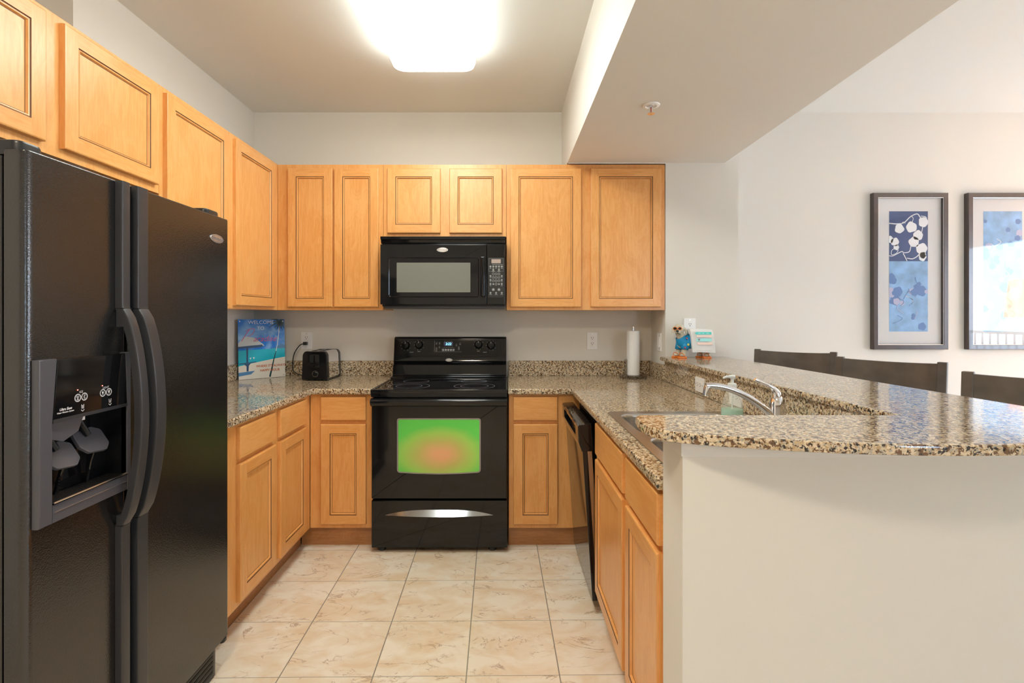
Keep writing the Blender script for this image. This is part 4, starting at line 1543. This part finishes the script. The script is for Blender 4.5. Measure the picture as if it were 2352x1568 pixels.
SEA, SAND, HUT, HUTD, HILL, PALM = pr('printed sea', 20, 180, 205), pr('printed sand', 226, 218, 205), pr('printed thatch', 205, 212, 214), pr('printed dark blue', 48, 86, 124), pr('printed hills', 80, 130, 175), pr('printed palm', 30, 62, 70)
mb = MB()
mb.box((-w2, 0, 0), (w2, hh, 0.0012), 0, SM)
def P(u, v): return (-w2 + u * wd_, hh * (1 - v))
q = 0.0016
mb.flat([P(0.0, 0.52), P(0.0, 0.80), P(1.0, 0.80), P(1.0, 0.50)], q, 1, SM)                       # sea
mb.flat([P(0.72, 0.505), P(0.78, 0.49), P(0.87, 0.45), P(0.93, 0.43), P(1.0, 0.45), P(1.0, 0.505)], q + 0.0002, 4, SM)
mb.flat([P(0.0, 0.78), P(0.35, 0.73), P(0.7, 0.685), P(1.0, 0.655), P(1.0, 1.0), P(0.0, 1.0)], q + 0.0003, 2, SM)
mb.flat([P(0.0, 0.40), P(0.10, 0.31), P(0.16, 0.29), P(0.33, 0.31), P(0.52, 0.42), P(0.55, 0.455), P(0.50, 0.45), P(0.0, 0.455)], q + 0.0004, 3, SM)
mb.flat([P(0.0, 0.455), P(0.50, 0.43), P(0.52, 0.455), P(0.48, 0.475), P(0.0, 0.485)], q + 0.0005, 5, SM)
mb.flat([P(0.165, 0.48), P(0.205, 0.48), P(0.20, 0.73), P(0.165, 0.73)], q + 0.0006, 5, SM)
mb.flat([P(0.01, 0.735), P(0.37, 0.71), P(0.37, 0.725), P(0.01, 0.75)], q + 0.0006, 5, SM)
mb.flat([P(0.11, 0.745), P(0.26, 0.735), P(0.215, 0.775), P(0.205, 0.87), P(0.165, 0.87), P(0.165, 0.785)], q + 0.0006, 5, SM)
mb.flat([P(0.0, 0.885), P(0.34, 0.865), P(0.26, 0.92), P(0.0, 0.945)], q + 0.0006, 4, SM)
for u, v in ((0.25, 0.645), (0.32, 0.64)):
    mb.flat([P(u - 0.02, v), P(u + 0.02, v), P(u, v + 0.03)], q + 0.0006, 6, SM)
# palm
mb.strip([P(0.885, 0.12), P(0.84, 0.40), P(0.80, 0.55)], 0.004, q + 0.0007, 6, SM)
mb.strip([P(0.80, 0.55), P(0.745, 0.70), P(0.70, 0.85), P(0.655, 0.985)], [0.004, 0.007, 0.009, 0.011], q + 0.0007, 7, SM)
for a in range(0, 360, 24):
    L = 0.075 if 110 < a < 200 else 0.045
    an = math.radians(a)
    c0 = Vector(P(0.90, 0.06))
    p2 = [c0, c0 + Vector((math.cos(an), math.sin(an))) * L * 0.5, c0 + Vector((math.cos(an), math.sin(an))) * L + Vector((0, -L * 0.22))]
    p2 = [(min(max(p.x, -w2 + 0.001), w2 - 0.001), min(p.y, hh - 0.001)) for p in p2]
    mb.strip(p2, [0.010, 0.008, 0.002], q + 0.0007, 7, SM)
mesh_obj('panel', mb, [SKY_, SEA, SAND, HUT, HILL, HUTD, pr('printed white', 235, 240, 240), PALM], sg, smooth=0)
mb = MB()
SGM = [pr('sign white letters', 225, 238, 248), pr('sign pink letters', 205, 98, 140), pr('sign rust letters', 188, 92, 48)]
def tx_(s_, u, v, size, mat, **k):
    x, y = P(u, v)
    mb.text(s_, size, mat, SM @ Matrix.Translation((x, y, q + 0.0009)), **k)
tx_('WELCOME', 0.485, 0.055, 0.033, 0)
tx_('TO', 0.475, 0.155, 0.032, 0)
mesh_obj('title_lettering', mb, SGM, sg, smooth=0)
mb = MB()
tx_('WHERE IT\u2019S ALWAYS', 0.685, 0.795, 0.0215, 2, sx=0.92, bold=0.0004)
tx_('HAPPY HOUR', 0.66, 0.87, 0.0215, 2, sx=0.95, bold=0.0004)
mesh_obj('slogan_lettering', mb, SGM, sg, smooth=0)
mb = MB()
# hand-drawn script word
x0_, y0_ = P(0.10, 0.345)
def sw(pts, wdh):
    ps = smooth([(p[0], p[1], 0) for p in pts], 6)
    mb.strip([(x0_ + (p.x + 0.28 * p.y) * 0.001, y0_ + p.y * 0.001) for p in ps], wdh, q + 0.0009, 1, SM)
sw([(-6, -8), (6, 30), (22, 66)], 0.0042)
sw([(0, 56), (22, 70), (48, 70), (52, 48), (36, 28), (22, 24)], 0.0034)
tx_('aradise', 0.555, 0.335, 0.052, 1, shear=0.45, sx=0.98)
mesh_obj('script_lettering', mb, SGM, sg, smooth=0)
mb = MB()
for u, v in ((0.04, 0.035), (0.96, 0.035), (0.04, 0.965), (0.96, 0.965)):
    x, y = P(u, v)
    mb = MB()
    mb.ring(0.0028, 0.0016, 0, SM @ Matrix.Translation((x, y, q + 0.0009)), 16)
    mesh_obj('eyelet', mb, [SILV], sg, smooth=0)

# ================================================================== dog figurine with its towel
ox, oy, oz = 1.150, 3.150, 1.0555
FUR = plain('cream resin fur', (0.62, 0.58, 0.46, 1), 0.6, bump=0.5, bscale=90, vary=0.12, vscale=40)
dg_ = thing('dog_figurine', 'cream dog figurine in orange sunglasses and sandals on the bar top', 'figurine', (ox, oy, oz))
def L(x, y, z): return (ox + x, oy + y, oz + z)
mb = MB()
mb.ball(L(-0.058, 0, 0.095), (0.036, 0.032, 0.042))           # chest
mb.ball(L(0.0, 0, 0.100), (0.060, 0.033, 0.036))
mb.ball(L(0.07, 0, 0.095), (0.042, 0.034, 0.040))             # rump
mb.tube([L(-0.060, -0.004, 0.11), L(-0.078, -0.010, 0.145), L(-0.084, -0.012, 0.165)], [0.028, 0.023, 0.022], seg=16)
mb.ball(L(-0.082, -0.012, 0.176), (0.033, 0.031, 0.030))      # skull
mb.ball(L(-0.098, -0.032, 0.160), (0.018, 0.022, 0.014))      # muzzle
mb.ball(L(-0.094, -0.030, 0.149), (0.012, 0.016, 0.007))      # lower jaw
for (x, y) in ((-0.078, -0.020), (-0.054, -0.030), (-0.066, 0.02)):
    pass
for x, y in ((-0.076, 0.018), (-0.056, -0.024)):
    mb.tube([L(x + 0.006, y * 0.6, 0.085), L(x, y, 0.045), L(x - 0.002, y, 0.018)], [0.021, 0.016, 0.013], seg=14)
    mb.ball(L(x - 0.010, y - 0.004, 0.018), (0.019, 0.013, 0.010))
for x, y in ((0.066, 0.018), (0.090, -0.024)):
    mb.tube([L(x + 0.002, y * 0.6, 0.085), L(x + 0.006, y, 0.045), L(x, y, 0.018)], [0.026, 0.018, 0.013], seg=14)
    mb.ball(L(x - 0.008, y - 0.004, 0.018), (0.019, 0.013, 0.010))
mb.tube([L(0.10, 0, 0.11), L(0.118, 0, 0.105), L(0.132, -0.002, 0.085), L(0.136, -0.002, 0.075)], [0.014, 0.011, 0.009, 0.004], seg=12)
b1 = mesh_obj('body', mb, [FUR], dg_)
rm = b1.modifiers.new('fuse', 'REMESH')
rm.mode = 'VOXEL'
rm.voxel_size = 0.0028
rm.use_smooth_shade = True
sm_ = b1.modifiers.new('soften', 'SMOOTH')
sm_.factor = 0.5
sm_.iterations = 4
EAR = plain('pale resin ears', (0.66, 0.62, 0.50, 1), 0.6, bump=0.4, bscale=90)
for s_, (ex, ey, ez) in ((1, (-0.052, -0.014, 0.170)), (-1, (-0.112, -0.006, 0.172))):
    pts = [L(ex - 0.006 * s_, ey, ez + 0.018), L(ex + 0.005 * s_, ey - 0.004, ez + 0.002), L(ex + 0.010 * s_, ey - 0.006, ez - 0.02), L(ex + 0.003 * s_, ey - 0.008, ez - 0.034)]
    if s_ < 0:
        pts = pts[:3]
    mb = MB()
    mb.tube(smooth(pts, 4), [0.006, 0.008, 0.010, 0.011, 0.012, 0.0125, 0.0125, 0.012, 0.011, 0.009, 0.007, 0.005, 0.004][:len(smooth(pts, 4))], seg=12, flat=0.55)
    mesh_obj('ear', mb, [EAR], dg_)
mb = MB().ball(L(-0.1065, -0.054, 0.1635), (0.0085, 0.0065, 0.0075))
mb.tube(smooth([L(-0.115, -0.045, 0.146), L(-0.106, -0.052, 0.1475), L(-0.095, -0.050, 0.1475), L(-0.085, -0.042, 0.144)], 4), 0.0016, seg=8)
mb.tube([L(-0.1065, -0.055, 0.158), L(-0.106, -0.0535, 0.148)], 0.0011, seg=8)
mesh_obj('nose_and_mouth', mb, [BLKM], dg_)
ORG = plain('orange plastic', (0.85, 0.22, 0.02, 1), 0.35)
sgl = MB()
ln = MB()
for x, y, a in ((-0.1175, -0.0435, -0.35), (-0.0905, -0.0485, 0.05)):
    Mg = Matrix.Translation(L(x, y, 0.1785)) @ Matrix.Rotation(a, 4, 'Z') @ Matrix.Rotation(PI / 2, 4, 'X')
    ps = [Mg @ Vector((0.0112 * math.cos(t), 0.0088 * math.sin(t), 0)) for t in [2 * PI * k / 20 for k in range(21)]]
    sgl.tube(ps, 0.0019, seg=8, cap=False)
    ln.prism(ell(0.0106, 0.0082), -0.001, 0.0008, 0, Mg)
sgl.tube([L(-0.107, -0.0445, 0.180), L(-0.104, -0.0465, 0.181), L(-0.1015, -0.0465, 0.180)], 0.0018, seg=8)
sgl.tube([L(-0.0838, -0.046, 0.179), L(-0.066, -0.036, 0.178), L(-0.053, -0.018, 0.177)], 0.0019, seg=8)
gl_ = mesh_obj('sunglasses', sgl, [ORG], dg_)
mesh_obj('lens', ln, [BLK], gl_)
mb = MB()
bl = plain('bright blue shirt', (0.005, 0.30, 0.62, 1), 0.45)
pts = [L(-0.076, -0.007, 0.128), L(-0.066, -0.004, 0.113), L(-0.054, 0, 0.098), L(-0.035, 0, 0.096), L(-0.012, 0, 0.098)]
mb.tube(smooth(pts, 4), [0.028 + 0.0155 * min(1, k / 8) for k in range(17)], seg=24, cap=False)
for x, y in ((-0.076, 0.018), (-0.056, -0.024)):
    mb.tube([L(x + 0.010, y * 0.6, 0.098), L(x + 0.005, y * 0.9, 0.072), L(x + 0.001, y, 0.050)], [0.026, 0.0235, 0.023], seg=18, cap=False)
sh = mesh_obj('shirt', mb, [bl], dg_)
so = sh.modifiers.new('cloth', 'SOLIDIFY')
so.thickness = 0.002
FLW = [plain('red flower', (0.50, 0.02, 0.09, 1), 0.5), plain('cream flower heart', (0.8, 0.7, 0.4, 1), 0.5), plain('yellow flower', (0.75, 0.70, 0.10, 1), 0.5)]
for (x, z, r, m_) in ((-0.058, 0.064, 0.0062, 0), (-0.0385, 0.082, 0.0075, 2), (-0.047, 0.120, 0.006, 0)):
    mb = MB()
    for k in range(5):
        a = 2 * PI * k / 5
        mb.ball(L(x + 0.6 * r * math.cos(a), -0.046, z + 0.6 * r * math.sin(a)), (r * 0.45, 0.0022, r * 0.45), m_, None, 10, 6)
    mb.ball(L(x, -0.0475, z), (r * 0.3, 0.002, r * 0.3), 1, None, 8, 6)
    mesh_obj('shirt_flower', mb, FLW, sh)
for x, y in ((-0.088, 0.016), (-0.066, -0.028), (0.058, 0.016), (0.082, -0.028)):
    Ms = Matrix.Translation(L(x, y, 0.0))
    so_ = rpoly([(-0.026, -0.012), (0.022, -0.010), (0.026, 0.0), (0.022, 0.010), (-0.026, 0.012), (-0.031, 0)], 0.008, 4)
    mb = MB().prism(so_, 0.0, 0.0095, 0, Ms, ch=0.0015, ch0=0.001)
    for s_ in (-1, 1):
        mb.tube(smooth([(0.010, s_ * 0.011, 0.008), (0.004, s_ * 0.014, 0.020), (-0.008, s_ * 0.008, 0.031), (-0.017, 0, 0.029), (-0.021, 0, 0.009)], 4), 0.0020, 0, Ms, 8)
    mesh_obj('sandal', mb, [ORG], dg_)

TW = plain('white terry towel', (0.84, 0.84, 0.83, 1), 0.95, bump=0.3, bscale=350)
mb = MB()
Mt = Matrix.Translation((ox, oy, oz)) @ Matrix(((1, 0, 0, 0), (0, 0, 1, 0), (0, 1, 0, 0), (0, 0, 0, 1)))
# folded sheet: profile in (y, z) swept along x, skewed so that it hangs forward to the right
loop = [(-0.064, 0.036), (-0.0645, 0.10), (-0.056, 0.160), (-0.044, 0.174), (-0.024, 0.176), (0.010, 0.172), (0.030, 0.164), (0.050, 0.120), (0.052, 0.075),
        (0.046, 0.075), (0.042, 0.118), (0.034, 0.135), (0.010, 0.146), (-0.020, 0.147), (-0.038, 0.140), (-0.046, 0.10), (-0.048, 0.036)]
vs, fs = [], []
nx = 8
for i in range(nx + 1):
    u = i / nx
    for (y, z) in loop:
        x = -0.030 + 0.134 * u + 0.016 * (1 - z / 0.175) + 0.0
        rr = 0.0025 * math.sin(9 * u + 20 * z)
        vs.append(L(x, y + rr * (z < 0.14), z + 0.0015 * math.sin(5 * u)))
n = len(loop)
for i in range(nx):
    for k in range(n):
        k2 = (k + 1) % n
        fs.append((i * n + k, i * n + k2, (i + 1) * n + k2, (i + 1) * n + k))
fs.append(tuple(range(n)))
fs.append(tuple(reversed([nx * n + k for k in range(n)])))
mb.add(vs, fs)
tw = mesh_obj('dish_towel', mb, [TW], smooth=60)
tag(tw, 'white folded dish towel with pastel stripes and a starfish hung over the dog', 'dish towel')
mb = MB()
Mw = Matrix.Translation((ox, oy - 0.0700, oz)) @ Matrix.Rotation(PI / 2, 4, 'X')
def stripe(x0, x1, z, hgt, mat, arrow=False, dz=0.0):
    sk_ = 0.016 * (1 - z / 0.175)
    xs = [x0 + sk_, x1 + sk_]
    p_ = [(xs[0], z - hgt / 2), (xs[1], z - hgt / 2), (xs[1] - 0.001, z + hgt / 2), (xs[0], z + hgt / 2)]
    if arrow:
        p_.append((xs[0] - 0.009, z))
    mb.flat(p_, 0, mat, Mw)
stripe(-0.002, 0.088, 0.151, 0.015, 0, True)
stripe(0.000, 0.090, 0.134, 0.014, 2)
stripe(0.000, 0.086, 0.111, 0.018, 1, True)
stripe(0.000, 0.088, 0.090, 0.016, 2)
for k, w_ in enumerate((0.016, 0.015, 0.019)):
    x = 0.010 + 0.024 * k
    mb.flat([(x, 0.147), (x + w_, 0.147), (x + w_, 0.155), (x, 0.155)], 0.0003, 4, Mw)
st = []
for k in range(10):
    r = 0.0125 if k % 2 == 0 else 0.003
    a = PI / 2 + PI * k / 5 + 0.15
    st.append((0.016 + r * math.cos(a), 0.113 + r * math.sin(a)))
mb.flat(st, 0.0004, 3, Mw)
mb.strip([(-0.012 + 0.012 + 0.006 * k, 0.046 + 0.0006 * (k % 2)) for k in range(16)], 0.0016, 0, 5, Mw)
mesh_obj('printed_stripes', mb, [pr('teal print', 70, 215, 200), pr('aqua print', 165, 238, 235), pr('peach print', 250, 222, 205), pr('starfish brown', 140, 110, 85), pr('pale print', 130, 228, 218), pr('hem stitch', 205, 200, 192)], tw, smooth=0)

# ================================================================== ceiling things
cl = thing('ceiling_light', 'long rounded white fluorescent ceiling light over the kitchen', 'ceiling light', (-0.365, 2.15, 2.708))
mb = MB().box((-0.54, 1.60, 2.690), (-0.19, 2.72, 2.7075))
mesh_obj('backplate', mb, [WHITE], cl)
df = MB().prism(rrect(0.435, 1.23, 0.07, -0.361, 2.160, 8), 2.700, 2.605, 0, None, ch=0.025, matcap=1)
mesh_obj('diffuser', df, [emit('diffuser sides', (0.93, 1.0, 0.96, 1), KITCHEN * 0.6), emit('glowing acrylic diffuser', (0.93, 1.0, 0.96, 1), KITCHEN)], cl)
sp = thing('fire_sprinkler', 'small chrome and white fire sprinkler under the soffit', 'sprinkler', (0.675, 2.36, 2.268))
Ms = Matrix.Translation((0.675, 2.36, 2.2678)) @ Matrix.Diagonal((1, 1, -1, 1))
mesh_obj('escutcheon', MB().lathe([(0.040, 0.0), (0.038, 0.004), (0.026, 0.006), (0.022, 0.0015), (0.0, 0.0015)], 0, Ms, 32), [PLAST], sp)
mb = MB().lathe([(0.009, 0.001), (0.009, 0.012), (0.006, 0.014), (0.0, 0.014)], 0, Ms, 16)
for s_ in (-1, 1):
    mb.tube([(s_ * 0.007, 0, 0.012), (s_ * 0.009, 0, 0.024), (s_ * 0.002, 0, 0.038)], 0.0018, 0, Ms, 8)
mesh_obj('sprinkler_frame', mb, [CHROME], sp)
mesh_obj('glass_bulb', MB().tube([(0, 0, 0.014), (0, 0, 0.036)], 0.002, 0, Ms, 8), [plain('red bulb', (0.5, 0.02, 0.02, 1), 0.2)], sp)
mesh_obj('deflector', MB().lathe([(0.0, 0.038), (0.017, 0.0385), (0.017, 0.040), (0.0, 0.041)], 0, Ms, 20), [CHROME], sp)

# ================================================================== framed prints on the dining wall
WOODF = plain('dark walnut picture frame', (0.050, 0.028, 0.024, 1), 0.30, coat=0.6, spec=0.8, vary=0.15, vscale=30)
GLASS = pane_glass('picture glass', (1, 1, 1, 1), 1.62)
NAVY = plain('printed navy', srgb(52, 78, 130), 0.7, vary=0.25, vscale=5)
LBLUE = plain('printed pale blue', srgb(140, 185, 228), 0.7, vary=0.22, vscale=14)
MATB = plain('white mat board', (0.74, 0.74, 0.74, 1), 0.8)
PWH = plain('printed white shapes', srgb(240, 242, 245), 0.7)
DBL = plain('printed dusty blue shapes', srgb(98, 138, 196), 0.7)
LAV = plain('printed lavender shapes', srgb(190, 192, 222), 0.7)


def framed(label, x0, x1, z0, z1, kind):
    t = thing('framed_print', label, 'picture', ((x0 + x1) / 2, 3.56, z0), 0, 'framed prints on the dining wall')
    M = frame('-y', (0, 3.56, 0))
    fw_, dp_ = 0.034, 0.036
    mb = MB()
    prof = [(0.0, 0.0005), (0.0, dp_ - 0.003), (0.003, dp_), (fw_ - 0.004, dp_), (fw_ - 0.002, dp_ - 0.003), (fw_, dp_ - 0.004), (fw_, 0.012)]
    vs = []
    for o_, d_ in prof:
        vs += [(x0 + o_, z0 + o_, d_), (x1 - o_, z0 + o_, d_), (x1 - o_, z1 - o_, d_), (x0 + o_, z1 - o_, d_)]
    fs, ms = [], []
    for k in range(len(prof) - 1):
        for i in range(4):
            j = (i + 1) % 4
            mb.add([vs[k * 4 + i], vs[k * 4 + j], vs[k * 4 + 4 + j], vs[k * 4 + 4 + i]], [(0, 1, 2, 3)], 1 if k == 4 else 0, M)
    mesh_obj('frame', mb, [WOODF, SILV], t, smooth=0)
    mesh_obj('mat_board', MB().box((x0 + 0.03, z0 + 0.03, 0.010), (x1 - 0.03, z1 - 0.03, 0.0135), 0, M), [MATB], t)
    # the print
    ax0, ax1 = (x0 + x1) / 2 - 0.1345, (x0 + x1) / 2 + 0.131
    az0, az1 = z0 + 0.122, z1 - 0.122
    mid_ = az1 - (az1 - az0) * 0.415
    mb = MB()
    mb.flat([(ax0, mid_), (ax1, mid_), (ax1, az1), (ax0, az1)], 0.0140, 0 if kind == 0 else 1, M)
    mb.flat([(ax0, az0), (ax1, az0), (ax1, mid_), (ax0, mid_)], 0.0140, 1, M)
    W_, H_ = ax1 - ax0, az1 - az0
    def Q(u, v): return (ax0 + u * W_, az1 - v * H_)
    rnd = random.Random(11 + kind)
    def blob(u, v, r, mat, z, clip=True):
        pts = []
        for k in range(22):
            a = 2 * PI * k / 22
            rr = r * (1 + 0.06 * math.sin(5 * a + u * 9) + 0.05 * math.sin(3 * a + v * 17))
            x, y = Q(u, v)
            pts.append((min(max(x + rr * math.cos(a), ax0), ax1), min(max(y + rr * math.sin(a), az0), az1)))
        mb.flat(pts, z, mat, M)
    def twig(pts, wd_, mat=2, z=0.0146):
        ps = smooth([(Q(u, v)[0], Q(u, v)[1], 0) for u, v in pts], 6)
        mb.strip([(min(max(p.x, ax0), ax1), p.y) for p in ps], wd_, z, mat, M)
    if kind == 0:
        for u, v, r in ((0.265, 0.145, 0.0315), (0.575, 0.132, 0.0365), (0.885, 0.09, 0.034), (0.745, 0.20, 0.0335), (0.64, 0.255, 0.0355), (0.84, 0.312, 0.0385), (0.86, 0.382, 0.026), (0.87, 0.365, 0.022), (0.15, 0.255, 0.028), (0.02, 0.235, 0.024), (0.185, 0.30, 0.019)):
            blob(u, v, r, 2, 0.0144)
        twig([(0.0, 0.10), (0.20, 0.105), (0.38, 0.095), (0.55, 0.045), (0.72, 0.022), (0.80, 0.05), (0.86, 0.07)], 0.0065)
        twig([(0.56, 0.035), (0.62, 0.06), (0.58, 0.10)], 0.004)
        twig([(0.82, 0.04), (0.95, 0.05), (0.97, 0.10)], 0.005)
        twig([(0.30, 0.11), (0.36, 0.09), (0.42, 0.10)], 0.004)
        twig([(0.87, 0.12), (0.84, 0.17), (0.80, 0.20)], 0.005)
        twig([(0.56, 0.29), (0.52, 0.335), (0.38, 0.345), (0.32, 0.335), (0.10, 0.37), (0.0, 0.37)], 0.005)
        twig([(0.20, 0.31), (0.08, 0.32), (0.06, 0.36), (0.18, 0.35), (0.24, 0.32)], 0.0035)
        twig([(0.36, 0.35), (0.42, 0.385), (0.46, 0.413)], 0.0055)
        twig([(0.46, 0.39), (0.60, 0.395), (0.72, 0.375), (0.80, 0.345)], 0.006)
    lo = 0.44 if kind == 0 else 0.05
    for k in range(26 if kind == 0 else 34):
        blob(rnd.uniform(0.02, 0.98), rnd.uniform(lo + 0.03, 0.97), rnd.uniform(0.012, 0.036), rnd.choice((3, 4, 3, 1)), 0.0142 + 0.00004 * k)
    for k in range(9):
        u, v = rnd.uniform(0.05, 0.8), rnd.uniform(lo + 0.05, 0.9)
        twig([(u, v), (u + rnd.uniform(-0.1, 0.2), v + 0.03), (u + rnd.uniform(-0.15, 0.2), v + 0.07)], 0.0035, rnd.choice((2, 3, 4)), 0.0156)
    mesh_obj('printed_artwork', mb, [NAVY, LBLUE, PWH, DBL, LAV], t, smooth=0)
    mesh_obj('glass', MB().box((x0 + 0.031, z0 + 0.031, 0.020), (x1 - 0.031, z1 - 0.031, 0.0215), 0, M), [GLASS], t)
    return t


framed('dark-framed blue print with white round blossoms on navy in its upper part', 2.523, 3.033, 1.081, 2.148, 0)
framed('dark-framed all pale blue print at the right, its glass mirroring the bright window', 3.168, 3.678, 1.081, 2.148, 1)

# ================================================================== bar stools
STW = plain('dark brown stained wood', (0.105, 0.080, 0.060, 1), 0.36, vary=0.25, vscale=12)


def stool_parts(t):
    # local frame: back along local X at y=0, facing -Y; top of back 1.10
    def pb(name, mb):
        return mesh_obj(name, mb, [STW], t, smooth=35, world=False)
    for s_ in (-1, 1):
        mb = MB().prism(rrect(0.036, 0.024, 0.004), 0.70, 1.10, 0, Matrix.Translation((s_ * 0.207, 0, 0)) @ Matrix(((1, 0, 0, 0), (0, 1, 0.10, -0.11), (0, 0, 1, 0), (0, 0, 0, 1))), ch=0.003)
        pb('back_post', mb)
    vs, fs = [], []
    n_ = 14
    for k in range(n_ + 1):
        u = -1 + 2 * k / n_
        x = u * 0.19
        bow = 0.030 * (1 - u * u)
        for (yy, z) in ((-0.009, 0.88), (0.009, 0.88), (0.009, 1.0), (0.009, 1.092 - 0.006 * (1 - u * u)), (-0.009, 1.092 - 0.006 * (1 - u * u)), (-0.009, 1.0)):
            vs.append((x, yy + bow + 0.10 * (z - 1.10), z))
    for k in range(n_):
        for a in range(6):
            b = (a + 1) % 6
            fs.append((k * 6 + a, k * 6 + b, k * 6 + 6 + b, k * 6 + 6 + a))
    fs += [tuple(range(6)), tuple(reversed([n_ * 6 + a for a in range(6)]))]
    pb('back_rail', MB().add(vs, fs))
    pb('seat', MB().prism(rrect(0.43, 0.40, 0.04, 0, -0.235), 0.695, 0.735, 0, None, ch=0.008, ch0=0.006))
    for sx_ in (-1, 1):
        for y in (-0.40, -0.06):
            pb('leg', MB().tube([(sx_ * 0.18, y, 0.695), (sx_ * 0.205, y + (0.03 if y > -0.2 else -0.02), 0.0)], [0.022, 0.017], seg=8))
    pb('footrest', MB().tube([(-0.19, -0.408, 0.28), (0.19, -0.408, 0.28)], 0.013, seg=10).tube([(-0.19, -0.408, 0.28), (-0.19, -0.05, 0.28)], 0.012, seg=10).tube([(0.19, -0.408, 0.28), (0.19, -0.05, 0.28)], 0.012, seg=10))


def stool_copy(src, loc, rz, label):
    r = src.copy()
    C.objects.link(r)
    r.location, r.rotation_euler = loc, (0, 0, rz)
    r['label'] = label
    for ch in src.children:
        k = ch.copy()
        C.objects.link(k)
        k.parent = r
    return r


def along(xa, ya, xb, yb):
    return ((xa + xb) / 2, (ya + yb) / 2, 0), math.atan2(yb - ya, xb - xa)


loc, rz = along(1.622, 3.290, 1.920, 3.012)
st0 = thing('bar_stool', 'dark wood bar stool back at the far end of the bar, nearest the pier', 'bar stool', loc, rz, 'bar stools behind the bar top')
stool_parts(st0)
loc, rz = along(1.732, 2.680, 1.990, 2.325)
stool_copy(st0, loc, rz, 'dark wood bar stool back in the middle, below the two framed prints')
loc, rz = along(1.735, 1.950, 2.000, 1.600)
stool_copy(st0, loc, rz, 'dark wood bar stool back nearest the camera, cut off by the right edge')

# ================================================================== living side: lamps, balcony, trees
SHADE = emit('glowing amber lamp shade', (1.0, 0.33, 0.055, 1), LAMP)
def floor_lamp(label, x, y):
    t = thing('floor_lamp', label, 'lamp', (x, y, 0), 0)
    Mz = Matrix.Translation((x, y, 0))
    mesh_obj('base', MB().lathe([(0, 0.0005), (0.15, 0.0005), (0.15, 0.015), (0.03, 0.03), (0.012, 0.05), (0, 0.05)], 0, Mz, 32), [BLKM], t)
    mesh_obj('pole', MB().tube([(x, y, 0.04), (x, y, 1.62)], 0.011, seg=12), [BLKM], t)
    mesh_obj('shade', MB().lathe([(0.185, 1.30), (0.15, 1.655), (0.148, 1.655), (0.183, 1.30), (0.185, 1.30)], 0, Mz, 40), [SHADE], t)
    return t
floor_lamp('floor lamp with a glowing amber shade mirrored in the right print', 4.97, 2.20)
add_point('lamp_bulb', (4.97, 2.20, 1.50), BULB, (1.0, 0.62, 0.32), 0.05)

rl = thing('balcony_railing', 'metal balcony railing outside the window, mirrored in the right print', 'railing', (7.0, 1.0, 0))
mb = MB().box((6.975, -2.2, 1.06), (7.025, 3.6, 1.10), bev=0.004).box((6.985, -2.2, 0.10), (7.015, 3.6, 0.13))
mesh_obj('rails', mb, [GREYP], rl)
mb = MB()
for k in range(49):
    y = -2.15 + 0.119 * k
    mb.box((6.992, y - 0.008, 0.13), (7.008, y + 0.008, 1.06))
o = mesh_obj('balusters', mb, [GREYP], rl)
o['kind'] = 'stuff'
LEAF = plain('green leaves', (0.10, 0.19, 0.06, 1), 0.6, vary=0.4, vscale=3)
BARK = plain('bark', (0.12, 0.08, 0.05, 1), 0.8)
for i, (x, y, top, lab) in enumerate(((11.0, -0.6, 1.9, 'leafy tree beyond the balcony, mirrored in the left half of the right print'), (14.0, 4.4, 1.7, 'leafy tree farther along the balcony, mirrored behind the amber lamp shade'))):
    t = thing('tree', lab, 'tree', (x, y, -6), 0, 'trees beyond the balcony')
    rnd = random.Random(i)
    mb = MB()
    for k in range(900):
        a, b = rnd.uniform(0, 2 * PI), math.acos(rnd.uniform(-1, 1))
        r = 1.7 * rnd.uniform(0.5, 1) ** 0.4
        p_ = Vector((x + r * math.sin(b) * math.cos(a), y + r * math.sin(b) * math.sin(a), top - 1.5 + r * 0.85 * math.cos(b)))
        d1 = Vector((rnd.gauss(0, 1), rnd.gauss(0, 1), rnd.gauss(0, 1))).normalized() * 0.16
        d2 = d1.cross(Vector((rnd.gauss(0, 1), rnd.gauss(0, 1), rnd.gauss(0, 1)))).normalized() * 0.06
        mb.add([p_ - d1, p_ + d2, p_ + d1, p_ - d2], [(0, 1, 2, 3)])
    mesh_obj('foliage', mb, [LEAF], t, smooth=0)
    mesh_obj('trunk', MB().tube([(x, y, -6), (x + 0.1, y, -2), (x, y, top - 1.3)], [0.2, 0.15, 0.08]), [BARK], t)

# unseen dome light added behind the camera to brighten the room from the front
hl = thing('added_fill_light', 'round frosted fill light added out of view behind the viewer', 'ceiling light', (FILL_X, FILL_Y, 2.708))
Mz = Matrix.Translation((FILL_X, FILL_Y, 2.7078)) @ Matrix.Diagonal((1, 1, -1, 1))
mesh_obj('trim_ring', MB().lathe([(0.19, 0), (0.19, 0.02), (0.165, 0.025), (0.165, 0.0)], 0, Mz, 40), [SILV], hl)
mesh_obj('fill_dome', MB().lathe([(0.165, 0.02), (0.155, 0.05), (0.12, 0.08), (0.06, 0.097), (0.0, 0.10)], 0, Mz, 40), [emit('glowing fill dome', (1.0, 0.85, 0.66, 1), FILL)], hl)
